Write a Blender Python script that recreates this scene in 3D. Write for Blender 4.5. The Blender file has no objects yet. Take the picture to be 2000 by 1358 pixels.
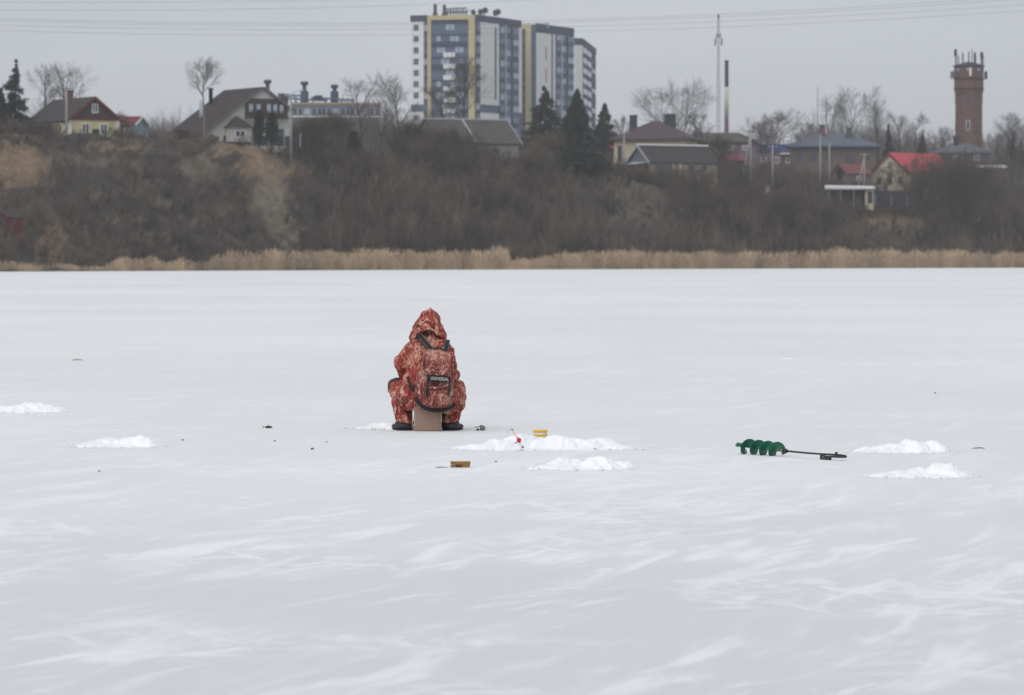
import bpy, bmesh, math, random
import numpy as np
from mathutils import Vector, Matrix, Euler

random.seed(7)
RNG = np.random.default_rng(11)
SC = bpy.context.scene
COL = SC.collection
R = math.radians

# ------------------------------------------------------------------ camera
CAM_H = 1.69                      # eye height over the ice, metres
FPX = 7500.0                      # focal length in photo pixels (135 mm on 36 mm, 2000 px)
PITCH = math.atan(176.0 / FPX)    # camera tipped down a little
cam_d = bpy.data.cameras.new('camera')
cam_d.lens = 135.0
cam_d.sensor_width = 36.0
cam_d.clip_start = 0.5
cam_d.clip_end = 9000.0
cam_d.dof.use_dof = True
cam_d.dof.focus_distance = 36.5
cam_d.dof.aperture_fstop = 5.6
cam = bpy.data.objects.new('camera', cam_d)
COL.objects.link(cam)
cam.location = (0, 0, CAM_H)
cam.rotation_euler = (R(90) - PITCH, 0, 0)
SC.camera = cam

# ------------------------------------------------------------------ sky
def lin(r, g, b, k=1.0):
    def f(c):
        c /= 255.0
        return (c / 12.92 if c <= 0.04045 else ((c + 0.055) / 1.055) ** 2.4) * k
    return (f(r), f(g), f(b), 1.0)

SUN_EL, SUN_AZ = R(48), R(205)
world = bpy.data.worlds.new('World')
SC.world = world
world.use_nodes = True
nt = world.node_tree
nt.nodes.clear()
wo = nt.nodes.new('ShaderNodeOutputWorld')
bg = nt.nodes.new('ShaderNodeBackground')
bg.inputs['Strength'].default_value = 0.1
sky = nt.nodes.new('ShaderNodeTexSky')
sky.sky_type = 'NISHITA'
sky.sun_disc = False
sky.sun_elevation = SUN_EL
sky.sun_rotation = SUN_AZ
sky.dust_density = 4.0
hs = nt.nodes.new('ShaderNodeHueSaturation')
hs.inputs['Saturation'].default_value = 0.25
tcw = nt.nodes.new('ShaderNodeTexCoord')
mpw = nt.nodes.new('ShaderNodeMapping')
mpw.inputs['Scale'].default_value = (3.0, 3.0, 9.0)
mpw.inputs['Rotation'].default_value = (0, R(12), 0)
nzw = nt.nodes.new('ShaderNodeTexNoise')
nzw.inputs['Scale'].default_value = 1.6
nzw.inputs['Detail'].default_value = 4.0
nzw.inputs['Roughness'].default_value = 0.45
rpw = nt.nodes.new('ShaderNodeValToRGB')
rpw.color_ramp.elements[0].position = 0.3
rpw.color_ramp.elements[0].color = lin(194, 199, 208, 10)
rpw.color_ramp.elements[1].position = 0.7
rpw.color_ramp.elements[1].color = lin(213, 218, 225, 10)
mxw = nt.nodes.new('ShaderNodeMix')
mxw.data_type = 'RGBA'
mxw.inputs['Factor'].default_value = 0.9
L = nt.links.new
L(tcw.outputs['Generated'], mpw.inputs['Vector'])
L(mpw.outputs['Vector'], nzw.inputs['Vector'])
L(nzw.outputs['Fac'], rpw.inputs['Fac'])
L(sky.outputs['Color'], hs.inputs['Color'])
L(hs.outputs['Color'], mxw.inputs['A'])
L(rpw.outputs['Color'], mxw.inputs['B'])
L(mxw.outputs['Result'], bg.inputs['Color'])
L(bg.outputs['Background'], wo.inputs['Surface'])

# ------------------------------------------------------------------ sun through cloud
sun_d = bpy.data.lights.new('sun', 'SUN')
sun_d.energy = 1.5
sun_d.angle = R(70)
sun_d.color = (1.0, 0.975, 0.95)
sun = bpy.data.objects.new('sun', sun_d)
COL.objects.link(sun)
sun.rotation_euler = (R(90) - SUN_EL, 0, R(-25))

SC.view_settings.view_transform = 'Standard'
SC.view_settings.look = 'None'
SC.view_settings.gamma = 1.0
SC.view_settings.use_curve_mapping = False
SC.view_settings.exposure = 0.0
SC.render.engine = 'CYCLES'
SC.cycles.use_denoising = True
SC.cycles.max_bounces = 4
SC.cycles.diffuse_bounces = 2
SC.cycles.volume_bounces = 0
SC.cycles.caustics_reflective = False
SC.cycles.caustics_refractive = False

# ------------------------------------------------------------------ helpers
def W(px, py, Y):
    """point on the photo ray px,py at depth Y"""
    dx, dv = (px - 1000) / FPX, (679 - py) / FPX
    c, s = math.cos(PITCH), math.sin(PITCH)
    k = Y / (c + dv * s)
    return Vector((dx * k, Y, CAM_H + k * (dv * c - s)))

def G(px, py):
    """point on the ice seen at px,py"""
    dv = (679 - py) / FPX
    c, s = math.cos(PITCH), math.sin(PITCH)
    k = -CAM_H / (dv * c - s)
    return Vector(((px - 1000) / FPX * k, k * (c + dv * s), 0.0))

def _h(ix, iy, iz, seed):
    n = (ix.astype(np.int64) * 374761393 + iy.astype(np.int64) * 668265263 + iz.astype(np.int64) * 2147483647 + seed * 974711) & 0xffffffff
    n = ((n ^ (n >> 13)) * 1274126177) & 0xffffffff
    n = ((n ^ (n >> 16)) * 2246822519) & 0xffffffff
    return ((n ^ (n >> 15)) & 0xffff) / 65535.0

def vnoise(P, seed=0):
    P = np.asarray(P, float)
    I = np.floor(P).astype(np.int64)
    F = P - I
    F = F * F * (3 - 2 * F)
    r = 0
    for a in (0, 1):
        wa = F[:, 0] if a else 1 - F[:, 0]
        for b in (0, 1):
            wb = F[:, 1] if b else 1 - F[:, 1]
            for c in (0, 1):
                wc = F[:, 2] if c else 1 - F[:, 2]
                r = r + wa * wb * wc * _h(I[:, 0] + a, I[:, 1] + b, I[:, 2] + c, seed)
    return r * 2 - 1

def fbm(P, octs=4, gain=0.5, seed=0):
    P = np.asarray(P, float)
    r, a = 0, 1.0
    for o in range(octs):
        r = r + a * vnoise(P * 2 ** o, seed + o * 17)
        a *= gain
    return r

# ---- materials
MATS = {}
def mat(name, col, rough=0.85, var=0.12, scale=3.0, spec=0.25, metal=0.0, bump=0.0, bscale=None, tint=None, stretch=None, detail=5):
    if name in MATS:
        return MATS[name]
    m = bpy.data.materials.new(name)
    m.use_nodes = True
    n = m.node_tree.nodes
    l = m.node_tree.links.new
    b = n['Principled BSDF']
    b.inputs['Roughness'].default_value = rough
    b.inputs['Specular IOR Level'].default_value = spec
    b.inputs['Metallic'].default_value = metal
    tc = n.new('ShaderNodeTexCoord')
    src = tc.outputs['Object']
    if stretch:
        mp = n.new('ShaderNodeMapping')
        mp.inputs['Scale'].default_value = stretch
        l(src, mp.inputs['Vector'])
        src = mp.outputs['Vector']
    nz = n.new('ShaderNodeTexNoise')
    nz.inputs['Scale'].default_value = scale
    nz.inputs['Detail'].default_value = detail
    nz.inputs['Roughness'].default_value = 0.62
    l(src, nz.inputs['Vector'])
    rp = n.new('ShaderNodeValToRGB')
    rp.color_ramp.elements[0].position = 0.28
    rp.color_ramp.elements[1].position = 0.72
    rp.color_ramp.elements[0].color = tuple(c * (1 - var) for c in col[:3]) + (1,)
    rp.color_ramp.elements[1].color = tuple(min(1, c * (1 + var)) for c in col[:3]) + (1,)
    l(nz.outputs['Fac'], rp.inputs['Fac'])
    out = rp.outputs['Color']
    if tint:
        at = n.new('ShaderNodeAttribute')
        at.attribute_name = 'tint'
        mx = n.new('ShaderNodeMix')
        mx.data_type = 'RGBA'
        mx.inputs['B'].default_value = tint
        l(at.outputs['Fac'], mx.inputs['Factor'])
        l(out, mx.inputs['A'])
        out = mx.outputs['Result']
    l(out, b.inputs['Base Color'])
    if bump:
        bp = n.new('ShaderNodeBump')
        bp.inputs['Strength'].default_value = bump
        bp.inputs['Distance'].default_value = 0.02
        nb = n.new('ShaderNodeTexNoise')
        nb.inputs['Scale'].default_value = bscale or scale * 4
        nb.inputs['Detail'].default_value = 6
        l(src, nb.inputs['Vector'])
        l(nb.outputs['Fac'], bp.inputs['Height'])
        l(bp.outputs['Normal'], b.inputs['Normal'])
    MATS[name] = m
    return m

# ---- objects
def tag(o, label=None, cat=None, group=None, kind=None):
    if label: o['label'] = label
    if cat: o['category'] = cat
    if group: o['group'] = group
    if kind: o['kind'] = kind
    return o

def link(o, parent=None):
    COL.objects.link(o)
    if parent is not None:
        o.parent = parent
    return o

def thing(name, label, cat, loc, rz=0.0, group=None):
    o = bpy.data.objects.new(name, None)
    o.empty_display_size = 0.3
    link(o)
    o.location = loc
    o.rotation_euler = (0, 0, rz)
    return tag(o, label, cat, group)

def add_mesh(name, me, m=None, parent=None, loc=None, rot=None, smooth=False):
    if m is not None and not me.materials:
        me.materials.append(m)
    if smooth:
        me.polygons.foreach_set('use_smooth', np.ones(len(me.polygons), bool))
    o = bpy.data.objects.new(name, me)
    link(o, parent)
    if loc is not None: o.location = loc
    if rot is not None: o.rotation_euler = rot
    return o

def np_mesh(name, V, F):
    """V (n,3), F (m,k) with constant k"""
    V = np.ascontiguousarray(V, np.float32)
    F = np.ascontiguousarray(F, np.int32)
    me = bpy.data.meshes.new(name)
    me.vertices.add(len(V))
    me.vertices.foreach_set('co', V.ravel())
    me.loops.add(F.size)
    me.loops.foreach_set('vertex_index', F.ravel())
    me.polygons.add(len(F))
    me.polygons.foreach_set('loop_start', np.arange(0, F.size, F.shape[1], dtype=np.int32))
    me.update(calc_edges=True)
    return me

def poly(name, verts, faces, m, parent=None, loc=None, rot=None, smooth=False):
    me = bpy.data.meshes.new(name)
    me.from_pydata([tuple(v) for v in verts], [], faces)
    bm = bmesh.new()
    bm.from_mesh(me)
    bmesh.ops.recalc_face_normals(bm, faces=bm.faces)
    bm.to_mesh(me)
    bm.free()
    return add_mesh(name, me, m, parent, loc, rot, smooth)

BOXES = {}
def box(name, m, size, parent=None, loc=(0, 0, 0), rot=(0, 0, 0), bevel=0.0):
    key = (m.name, tuple(round(s, 4) for s in size), bevel)
    me = BOXES.get(key)
    if me is None:
        bm = bmesh.new()
        bmesh.ops.create_cube(bm, size=1.0)
        for v in bm.verts:
            v.co = Vector((v.co.x * size[0], v.co.y * size[1], v.co.z * size[2]))
        if bevel:
            bmesh.ops.bevel(bm, geom=bm.edges[:], offset=bevel, segments=2, affect='EDGES', profile=0.5)
        me = bpy.data.meshes.new(name)
        bm.to_mesh(me)
        bm.free()
        me.materials.append(m)
        BOXES[key] = me
    return add_mesh(name, me, None, parent, loc, rot)

def lathe(name, prof, m, parent=None, loc=None, rot=None, seg=20, smooth=True, cap=True):
    V, F = [], []
    for r, z in prof:
        for k in range(seg):
            a = 2 * math.pi * k / seg
            V.append((r * math.cos(a), r * math.sin(a), z))
    for i in range(len(prof) - 1):
        for k in range(seg):
            k2 = (k + 1) % seg
            F.append((i * seg + k, i * seg + k2, (i + 1) * seg + k2, (i + 1) * seg + k))
    if cap:
        F.append(tuple(range(seg))[::-1])
        F.append(tuple((len(prof) - 1) * seg + k for k in range(seg)))
    return poly(name, V, F, m, parent, loc, rot, smooth)

def tubes_np(P0, P1, R0, R1, n=3):
    P0, P1 = np.asarray(P0, float), np.asarray(P1, float)
    R0, R1 = np.asarray(R0, float), np.asarray(R1, float)
    D = P1 - P0
    D /= np.maximum(np.linalg.norm(D, axis=1, keepdims=True), 1e-9)
    ref = np.where(np.abs(D[:, 2:3]) > 0.9, np.array([[1.0, 0, 0]]), np.array([[0, 0, 1.0]]))
    U = np.cross(D, ref)
    U /= np.maximum(np.linalg.norm(U, axis=1, keepdims=True), 1e-9)
    Vv = np.cross(D, U)
    m = len(P0)
    V = np.zeros((m, 2 * n, 3))
    for k in range(n):
        a = 2 * math.pi * k / n
        o = U * math.cos(a) + Vv * math.sin(a)
        V[:, k] = P0 + o * R0[:, None]
        V[:, n + k] = P1 + o * R1[:, None]
    F = []
    base = np.arange(m)[:, None] * 2 * n
    for k in range(n):
        k2 = (k + 1) % n
        F.append(base + np.array([[k, k2, n + k2, n + k]]))
    return V.reshape(-1, 3), np.concatenate(F)

def path_tube(name, pts, rad, m, parent=None, n=8, loc=None, flat=1.0, smooth=True, caps=True):
    """tube along a polyline; rad scalar or list"""
    pts = [Vector(p) for p in pts]
    if not isinstance(rad, (list, tuple)):
        rad = [rad] * len(pts)
    V, F = [], []
    u = None
    for i, p in enumerate(pts):
        d = (pts[min(i + 1, len(pts) - 1)] - pts[max(i - 1, 0)]).normalized()
        if u is None:
            u = d.cross(Vector((0, 0, 1)) if abs(d.z) < 0.9 else Vector((1, 0, 0))).normalized()
        else:
            u = (u - d * u.dot(d)).normalized()
        v = d.cross(u)
        for k in range(n):
            a = 2 * math.pi * k / n
            V.append(p + u * (math.cos(a) * rad[i]) + v * (math.sin(a) * rad[i] * flat))
    for i in range(len(pts) - 1):
        for k in range(n):
            k2 = (k + 1) % n
            F.append((i * n + k, i * n + k2, (i + 1) * n + k2, (i + 1) * n + k))
    if caps:
        F.append(tuple(range(n))[::-1])
        F.append(tuple((len(pts) - 1) * n + k for k in range(n)))
    return poly(name, V, F, m, parent, loc, None, smooth)

def ribbon(name, pts, normals, width, thick, m, parent=None):
    """flat webbing strap along pts, lying on a surface with the given normals"""
    V, F = [], []
    pts = [Vector(p) for p in pts]
    for i, p in enumerate(pts):
        d = (pts[min(i + 1, len(pts) - 1)] - pts[max(i - 1, 0)]).normalized()
        nn = Vector(normals[i] if isinstance(normals, list) else normals).normalized()
        s = d.cross(nn).normalized()
        nn = s.cross(d).normalized()
        for a, b in ((-1, 0), (1, 0), (1, 1), (-1, 1)):
            V.append(p + s * (a * width / 2) + nn * (b * thick))
    for i in range(len(pts) - 1):
        for k in range(4):
            k2 = (k + 1) % 4
            F.append((i * 4 + k, i * 4 + k2, (i + 1) * 4 + k2, (i + 1) * 4 + k))
    F.append((3, 2, 1, 0))
    e = (len(pts) - 1) * 4
    F.append((e, e + 1, e + 2, e + 3))
    return poly(name, V, F, m, parent)

def blob(name, prims, voxel, m, parent=None, wrinkle=0.0, wscale=8.0, wstretch=(1, 1, 1), seed=3, smooth_it=4, cut=None):
    """several rounded shapes grown together into ONE continuous skin"""
    bm = bmesh.new()
    for p in prims:
        if p[0] == 'ell':
            _, c, r = p[:3]
            rot = Euler(p[3]).to_matrix() if len(p) > 3 else Matrix.Identity(3)
            g = bmesh.ops.create_icosphere(bm, subdivisions=3, radius=1.0)
            for v in g['verts']:
                v.co = rot @ Vector((v.co.x * r[0], v.co.y * r[1], v.co.z * r[2])) + Vector(c)
        elif p[0] == 'cap':
            _, a, b, ra, rb = p
            a, b = Vector(a), Vector(b)
            n = max(3, int((b - a).length / (min(ra, rb) * 0.35)) + 1)
            for i in range(n + 1):
                t = i / n
                g = bmesh.ops.create_icosphere(bm, subdivisions=2, radius=ra + (rb - ra) * t)
                c = a.lerp(b, t)
                for v in g['verts']:
                    v.co += c
        elif p[0] == 'box':
            _, c, s, rot, bev = p
            rm = Euler(rot).to_matrix()
            g = bmesh.ops.create_cube(bm, size=1.0)
            vs = g['verts']
            for v in vs:
                v.co = Vector((v.co.x * s[0], v.co.y * s[1], v.co.z * s[2]))
            es = list({e for v in vs for e in v.link_edges})
            rr = bmesh.ops.bevel(bm, geom=es, offset=bev, segments=4, affect='EDGES', profile=0.5)
            allv = {v for f in rr['faces'] for v in f.verts} | {v for v in vs if v.is_valid}
            # grow over the whole island
            stack, seen = list(allv), set(allv)
            while stack:
                q = stack.pop()
                for e in q.link_edges:
                    o = e.other_vert(q)
                    if o not in seen:
                        seen.add(o)
                        stack.append(o)
            for v in seen:
                v.co = rm @ v.co + Vector(c)
    me = bpy.data.meshes.new('tmp')
    bm.to_mesh(me)
    bm.free()
    o = bpy.data.objects.new('tmp', me)
    COL.objects.link(o)
    md = o.modifiers.new('r', 'REMESH')
    md.mode = 'VOXEL'
    md.voxel_size = voxel
    if smooth_it:
        s = o.modifiers.new('s', 'SMOOTH')
        s.factor = 0.5
        s.iterations = smooth_it
    dg = bpy.context.evaluated_depsgraph_get()
    out = bpy.data.meshes.new_from_object(o.evaluated_get(dg))
    bpy.data.objects.remove(o)
    bpy.data.meshes.remove(me)
    out.name = name
    if wrinkle:
        n = len(out.vertices)
        co = np.zeros(n * 3, np.float32)
        no = np.zeros(n * 3, np.float32)
        out.vertices.foreach_get('co', co)
        out.vertex_normals.foreach_get('vector', no)
        co, no = co.reshape(-1, 3), no.reshape(-1, 3)
        Q = co * np.array(wstretch) * wscale
        Q = Q + 0.9 * np.stack([vnoise(Q * 0.6, seed + 50), vnoise(Q * 0.6, seed + 60), vnoise(Q * 0.6, seed + 70)], 1)
        d = (1 - 2.2 * np.abs(vnoise(Q, seed))) * 0.6 + 0.45 * (1 - 2.2 * np.abs(vnoise(Q * 2.1, seed + 5))) + 0.3 * vnoise(Q * 0.5, seed + 9)
        co = co + no * (d * wrinkle)[:, None]
        out.vertices.foreach_set('co', co.ravel())
        out.update()
    return add_mesh(name, out, m, parent, smooth=True)

def copy_tree(o, parent=None):
    c = o.copy()
    COL.objects.link(c)
    c.parent = parent
    for ch in [x for x in o.children]:
        copy_tree(ch, c)
    return c

# ------------------------------------------------------------------ ice
def ice_material():
    m = bpy.data.materials.new('lake_ice')
    m.use_nodes = True
    n, l = m.node_tree.nodes, m.node_tree.links.new
    b = n['Principled BSDF']
    tc = n.new('ShaderNodeTexCoord')
    def noise(scale, det, rough, dist=0.0, st=(1, 1, 1), rot=0.0, off=(0, 0, 0)):
        mp = n.new('ShaderNodeMapping')
        mp.inputs['Scale'].default_value = st
        mp.inputs['Rotation'].default_value = (0, 0, R(rot))
        mp.inputs['Location'].default_value = off
        l(tc.outputs['Object'], mp.inputs['Vector'])
        z = n.new('ShaderNodeTexNoise')
        z.inputs['Scale'].default_value = scale
        z.inputs['Detail'].default_value = det
        z.inputs['Roughness'].default_value = rough
        z.inputs['Distortion'].default_value = dist
        l(mp.outputs['Vector'], z.inputs['Vector'])
        return z.outputs['Fac']
    def ramp(f, a, bb):
        r = n.new('ShaderNodeMapRange')
        r.interpolation_type = 'SMOOTHSTEP'
        r.inputs['From Min'].default_value = a
        r.inputs['From Max'].default_value = bb
        l(f, r.inputs['Value'])
        return r.outputs['Result']
    def math_(op, a, bb):
        q = n.new('ShaderNodeMath')
        q.operation = op
        for i, v in enumerate((a, bb)):
            if isinstance(v, (int, float)): q.inputs[i].default_value = v
            else: l(v, q.inputs[i])
        return q.outputs[0]
    def streaks(theta, length, width, lo, hi, off=(0, 0, 0), dist=0.6, det=6):
        mp = n.new('ShaderNodeMapping')
        mp.vector_type = 'TEXTURE'
        mp.inputs['Rotation'].default_value = (0, 0, R(theta))
        mp.inputs['Scale'].default_value = (length, width, 1)
        mp.inputs['Location'].default_value = off
        l(tc.outputs['Object'], mp.inputs['Vector'])
        z = n.new('ShaderNodeTexNoise')
        z.inputs['Scale'].default_value = 1.0
        z.inputs['Detail'].default_value = det
        z.inputs['Roughness'].default_value = 0.6
        z.inputs['Distortion'].default_value = dist
        l(mp.outputs['Vector'], z.inputs['Vector'])
        return ramp(z.outputs['Fac'], lo, hi)
    s1 = streaks(75, 2.2, .36, .50, .64)
    s2 = streaks(64, 1.2, .16, .52, .66, (3, 5, 0), .8, 5)
    s3 = streaks(110, 1.3, .20, .52, .66, (9, 2, 0), .8, 5)
    blot = ramp(noise(2.3, 7, 0.64, 1.3), 0.51, 0.60)
    m1 = ramp(noise(0.30, 2, 0.55, 0), 0.36, 0.58)
    m2 = ramp(noise(0.42, 2, 0.55, 0, (1, 1, 1), 0, (7, 3, 0)), 0.42, 0.60)
    m3 = ramp(noise(0.36, 2, 0.55, 0, (1, 1, 1), 0, (1, 13, 0)), 0.46, 0.62)
    st = math_('MULTIPLY', s1, m1)
    st = math_('MAXIMUM', st, math_('MULTIPLY', s2, m2))
    st = math_('MAXIMUM', st, math_('MULTIPLY', s3, m3))
    st = math_('MAXIMUM', st, math_('MULTIPLY', blot, math_('MAXIMUM', math_('MULTIPLY', m3, 0.95), math_('MULTIPLY', s1, 0.9))))
    # frost tone mixed in more strongly with distance from the camera, offset by noise
    sep = n.new('ShaderNodeSeparateXYZ')
    l(tc.outputs['Object'], sep.inputs['Vector'])
    yv = math_('ADD', sep.outputs['Y'], math_('MULTIPLY', math_('SUBTRACT', noise(0.16, 3, 0.6, 0, (1, 1, 1), 0, (5, 5, 0)), 0.5), 26))
    cover = ramp(yv, 13, 34)
    broad = ramp(noise(0.05, 3, 0.55, 0, (1, 0.7, 1), 0, (11, 2, 0)), 0.35, 0.65)
    fine = noise(16, 3, 0.7)
    near = ramp(sep.outputs['Y'], 36, 16)
    f = math_('MULTIPLY', st, math_('ADD', math_('MULTIPLY', near, 0.38), 0.19))
    f = math_('ADD', f, math_('MULTIPLY', cover, 0.33))
    f = math_('ADD', f, math_('MULTIPLY', broad, 0.20))
    f = math_('ADD', f, math_('MULTIPLY', math_('SUBTRACT', fine, 0.5), 0.16))
    mx = n.new('ShaderNodeMix')
    mx.data_type = 'RGBA'
    mx.clamp_factor = True
    mx.inputs['A'].default_value = (0.625, 0.64, 0.65, 1)
    mx.inputs['B'].default_value = (0.89, 0.893, 0.89, 1)
    l(f, mx.inputs['Factor'])
    l(mx.outputs['Result'], b.inputs['Base Color'])
    rg = n.new('ShaderNodeMapRange')
    rg.inputs['To Min'].default_value = 0.5
    rg.inputs['To Max'].default_value = 0.85
    l(f, rg.inputs['Value'])
    l(rg.outputs['Result'], b.inputs['Roughness'])
    b.inputs['Specular IOR Level'].default_value = 0.2
    bp = n.new('ShaderNodeBump')
    bp.inputs['Strength'].default_value = 0.35
    bp.inputs['Distance'].default_value = 0.02
    hgt = math_('ADD', math_('MULTIPLY', f, 0.6), math_('MULTIPLY', noise(3, 3, 0.6, 0, (1, 0.6, 1), 15), 0.8))
    l(hgt, bp.inputs['Height'])
    l(bp.outputs['Normal'], b.inputs['Normal'])
    return m

ICE = ice_material()
xs = np.concatenate([np.linspace(-900, -40, 20), np.linspace(-36, 36, 37), np.linspace(40, 900, 20)])
ys = np.concatenate([np.linspace(-300, 0, 8), np.linspace(3, 80, 40), np.linspace(90, 760, 60)])
XX, YY = np.meshgrid(xs, ys)
V = np.stack([XX.ravel(), YY.ravel(), np.zeros(XX.size)], 1)
nx = len(xs)
ii = (np.arange(len(ys) - 1)[:, None] * nx + np.arange(nx - 1)[None]).ravel()
ice = add_mesh('ice', np_mesh('ice', V, np.stack([ii, ii + 1, ii + nx + 1, ii + nx], 1)), ICE)
tag(ice, 'frozen lake, flat pale grey ice with wind streaked frost', kind='structure')

# ------------------------------------------------------------------ far shore terrain
def shore(u):                       # distance of the waterline for a bearing given as photo column
    return np.interp(u, [-900, 0, 700, 1300, 2000, 2900], [425, 455, 512, 560, 628, 690])

COLS = [-900, 0, 300, 600, 760, 900, 1050, 1200, 1330, 1450, 1560, 1660, 1760, 1900, 2300, 2900]
TT = [-4, 0, 6, 14, 24, 34, 44, 54, 64, 80, 110, 150, 230, 500, 3500]
ZT = {
    -900: [-.8, .05, .5, 2.5, 8, 14, 17, 17.8, 18, 18, 18, 18.3, 19, 21, 30],
    0:    [-.8, .05, .5, 2.5, 8, 14, 17, 17.8, 18, 18, 18, 18.3, 19, 21, 30],
    300:  [-.8, .05, .5, 2.8, 9, 16, 17.5, 17.7, 17.7, 17.8, 18, 18.3, 19, 21, 30],
    600:  [-.8, .05, .5, 2.4, 8.5, 15.4, 17.2, 17.4, 17.4, 17.5, 17.8, 18.3, 19, 21, 30],
    760:  [-.8, .05, .5, 1.5, 5, 10, 13.5, 15.5, 16.3, 17, 17.6, 18.2, 19, 21, 30],
    900:  [-.8, .05, .5, 1.5, 4.5, 9, 12.5, 14.6, 15.8, 16.8, 17.4, 18.2, 19, 21, 30],
    1050: [-.8, .05, .5, 1.5, 4.5, 9, 12.5, 14.6, 15.8, 16.8, 17.4, 18.2, 19, 21, 30],
    1200: [-.8, .05, .5, 1.5, 4.5, 9, 12.8, 15.0, 16.0, 17.2, 17.6, 18.2, 19, 21, 30],
    1330: [-.8, .05, .5, 1.3, 4, 7.5, 11, 13.4, 14.6, 15.8, 17.4, 18.2, 19, 21, 30],
    1450: [-.8, .05, .5, 1.2, 3.5, 6.5, 10, 12.6, 13.6, 14.8, 16.8, 18.0, 19, 21, 30],
    1560: [-.8, .05, .5, 1.0, 2.6, 5, 7.5, 9.6, 11.2, 13, 15.6, 17.0, 18.5, 21, 30],
    1660: [-.8, .05, .5, 1.0, 2.4, 4.4, 6.6, 8.4, 9.8, 11.6, 14.3, 16.6, 18.5, 21, 30],
    1760: [-.8, .05, .5, 1.0, 2.3, 4.2, 6.2, 8.0, 9.2, 11.2, 14.0, 16.2, 18.5, 21, 30],
    1900: [-.8, .05, .5, 1.0, 2.2, 4.0, 5.8, 7.4, 8.8, 10.8, 13.5, 16.0, 18.5, 21, 30],
    2300: [-.8, .05, .5, 1.0, 2.2, 4.0, 5.8, 7.4, 8.8, 10.8, 13.5, 16.0, 18.5, 21, 30],
    2900: [-.8, .05, .5, 1.0, 2.2, 4.0, 5.8, 7.4, 8.8, 10.8, 13.5, 16.0, 18.5, 21, 30],
}
def terrain_z(u, t):
    u, t = np.asarray(u, float), np.asarray(t, float)
    tab = np.array([ZT[c] for c in COLS])                 # cols x rows
    cu = np.clip(np.interp(u, COLS, np.arange(len(COLS))), 0, len(COLS) - 1.001)
    ct = np.clip(np.interp(t, TT, np.arange(len(TT))), 0, len(TT) - 1.001)
    iu, it = cu.astype(int), ct.astype(int)
    fu, ft = cu - iu, ct - it
    z = (tab[iu, it] * (1 - fu) * (1 - ft) + tab[iu + 1, it] * fu * (1 - ft) + tab[iu, it + 1] * (1 - fu) * ft + tab[iu + 1, it + 1] * fu * ft)
    Y = shore(u) + t
    X = (u - 1000) / FPX * Y
    P = np.stack([X / 9, Y / 9, np.zeros_like(X)], -1).reshape(-1, 3)
    n = fbm(P, 4, 0.5, 3).reshape(X.shape)
    amp = np.interp(t, [-4, 0, 3, 14, 34, 60, 80], [0.1, 0.09, 0.16, 0.7, 1.1, 0.35, 0.12])
    return z + n * amp

def ground_at(x, y):
    u = 1000 + x / y * FPX
    return float(terrain_z(np.array([u]), np.array([y - float(shore(u))]))[0])

# bare sandy or grassy places on the slope, by bearing (photo column) and row: cx, cy, rx, ry, strength, kind
PATCHES = [(40, 325, 62, 34, 1.0, 0), (30, 300, 40, 20, .8, 0), (505, 315, 40, 32, 1.0, 0), (545, 340, 36, 22, .9, 0), (520, 385, 42, 36, .85, 1),
           (540, 430, 24, 34, .65, 1), (575, 470, 22, 16, .7, 1), (385, 325, 42, 20, .7, 1), (225, 322, 50, 14, .55, 1), (395, 350, 30, 10, .5, 1),
           (230, 285, 70, 7, .7, 0), (470, 290, 60, 8, .9, 0), (670, 297, 60, 7, .7, 0), (1225, 375, 34, 24, .5, 1), (1268, 412, 26, 26, .45, 1),
           (1190, 345, 30, 12, .55, 1), (1300, 370, 40, 16, .45, 1), (1745, 430, 60, 14, .7, 0), (1700, 415, 50, 8, .6, 0), (1810, 455, 50, 18, .5, 0),
           (100, 470, 30, 40, .6, 0), (1500, 364, 20, 7, 1.0, 2), (960, 340, 40, 5, .7, 0), (380, 425, 30, 6, .5, 1), (300, 465, 60, 6, .4, 0), (150, 305, 40, 10, .45, 1), (330, 395, 30, 10, .4, 1), (200, 375, 36, 12, .4, 1), (430, 410, 26, 12, .4, 1), (250, 425, 40, 9, .4, 0), (60, 400, 40, 10, .35, 1), (1330, 390, 30, 18, .45, 1), (1215, 420, 26, 16, .45, 1), (850, 330, 34, 8, .4, 1), (700, 320, 30, 9, .4, 1), (1130, 340, 30, 9, .45, 1)]
def project(X, Y, Z):
    c, s = math.cos(PITCH), math.sin(PITCH)
    dep = Y * c - (Z - CAM_H) * s
    up = Y * s + (Z - CAM_H) * c
    return 1000 + FPX * X / dep, 679 - FPX * up / dep
def patch_value(X, Y, Z):
    px, py = project(X, Y, Z)
    w = np.stack([px / 14, py / 14, np.zeros_like(px)], -1).reshape(-1, 3)
    jx = fbm(w, 3, 0.6, 5).reshape(px.shape) * 17
    jy = fbm(w, 3, 0.6, 8).reshape(px.shape) * 12
    r = np.zeros((3,) + px.shape)
    for cx, cy, rx, ry, st, kd in PATCHES:
        d = ((px + jx - cx) / rx) ** 2 + ((py + jy - cy) / ry) ** 2
        r[kd] = np.maximum(r[kd], st * np.clip(1.5 - d, 0, 1))
    return r

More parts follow.
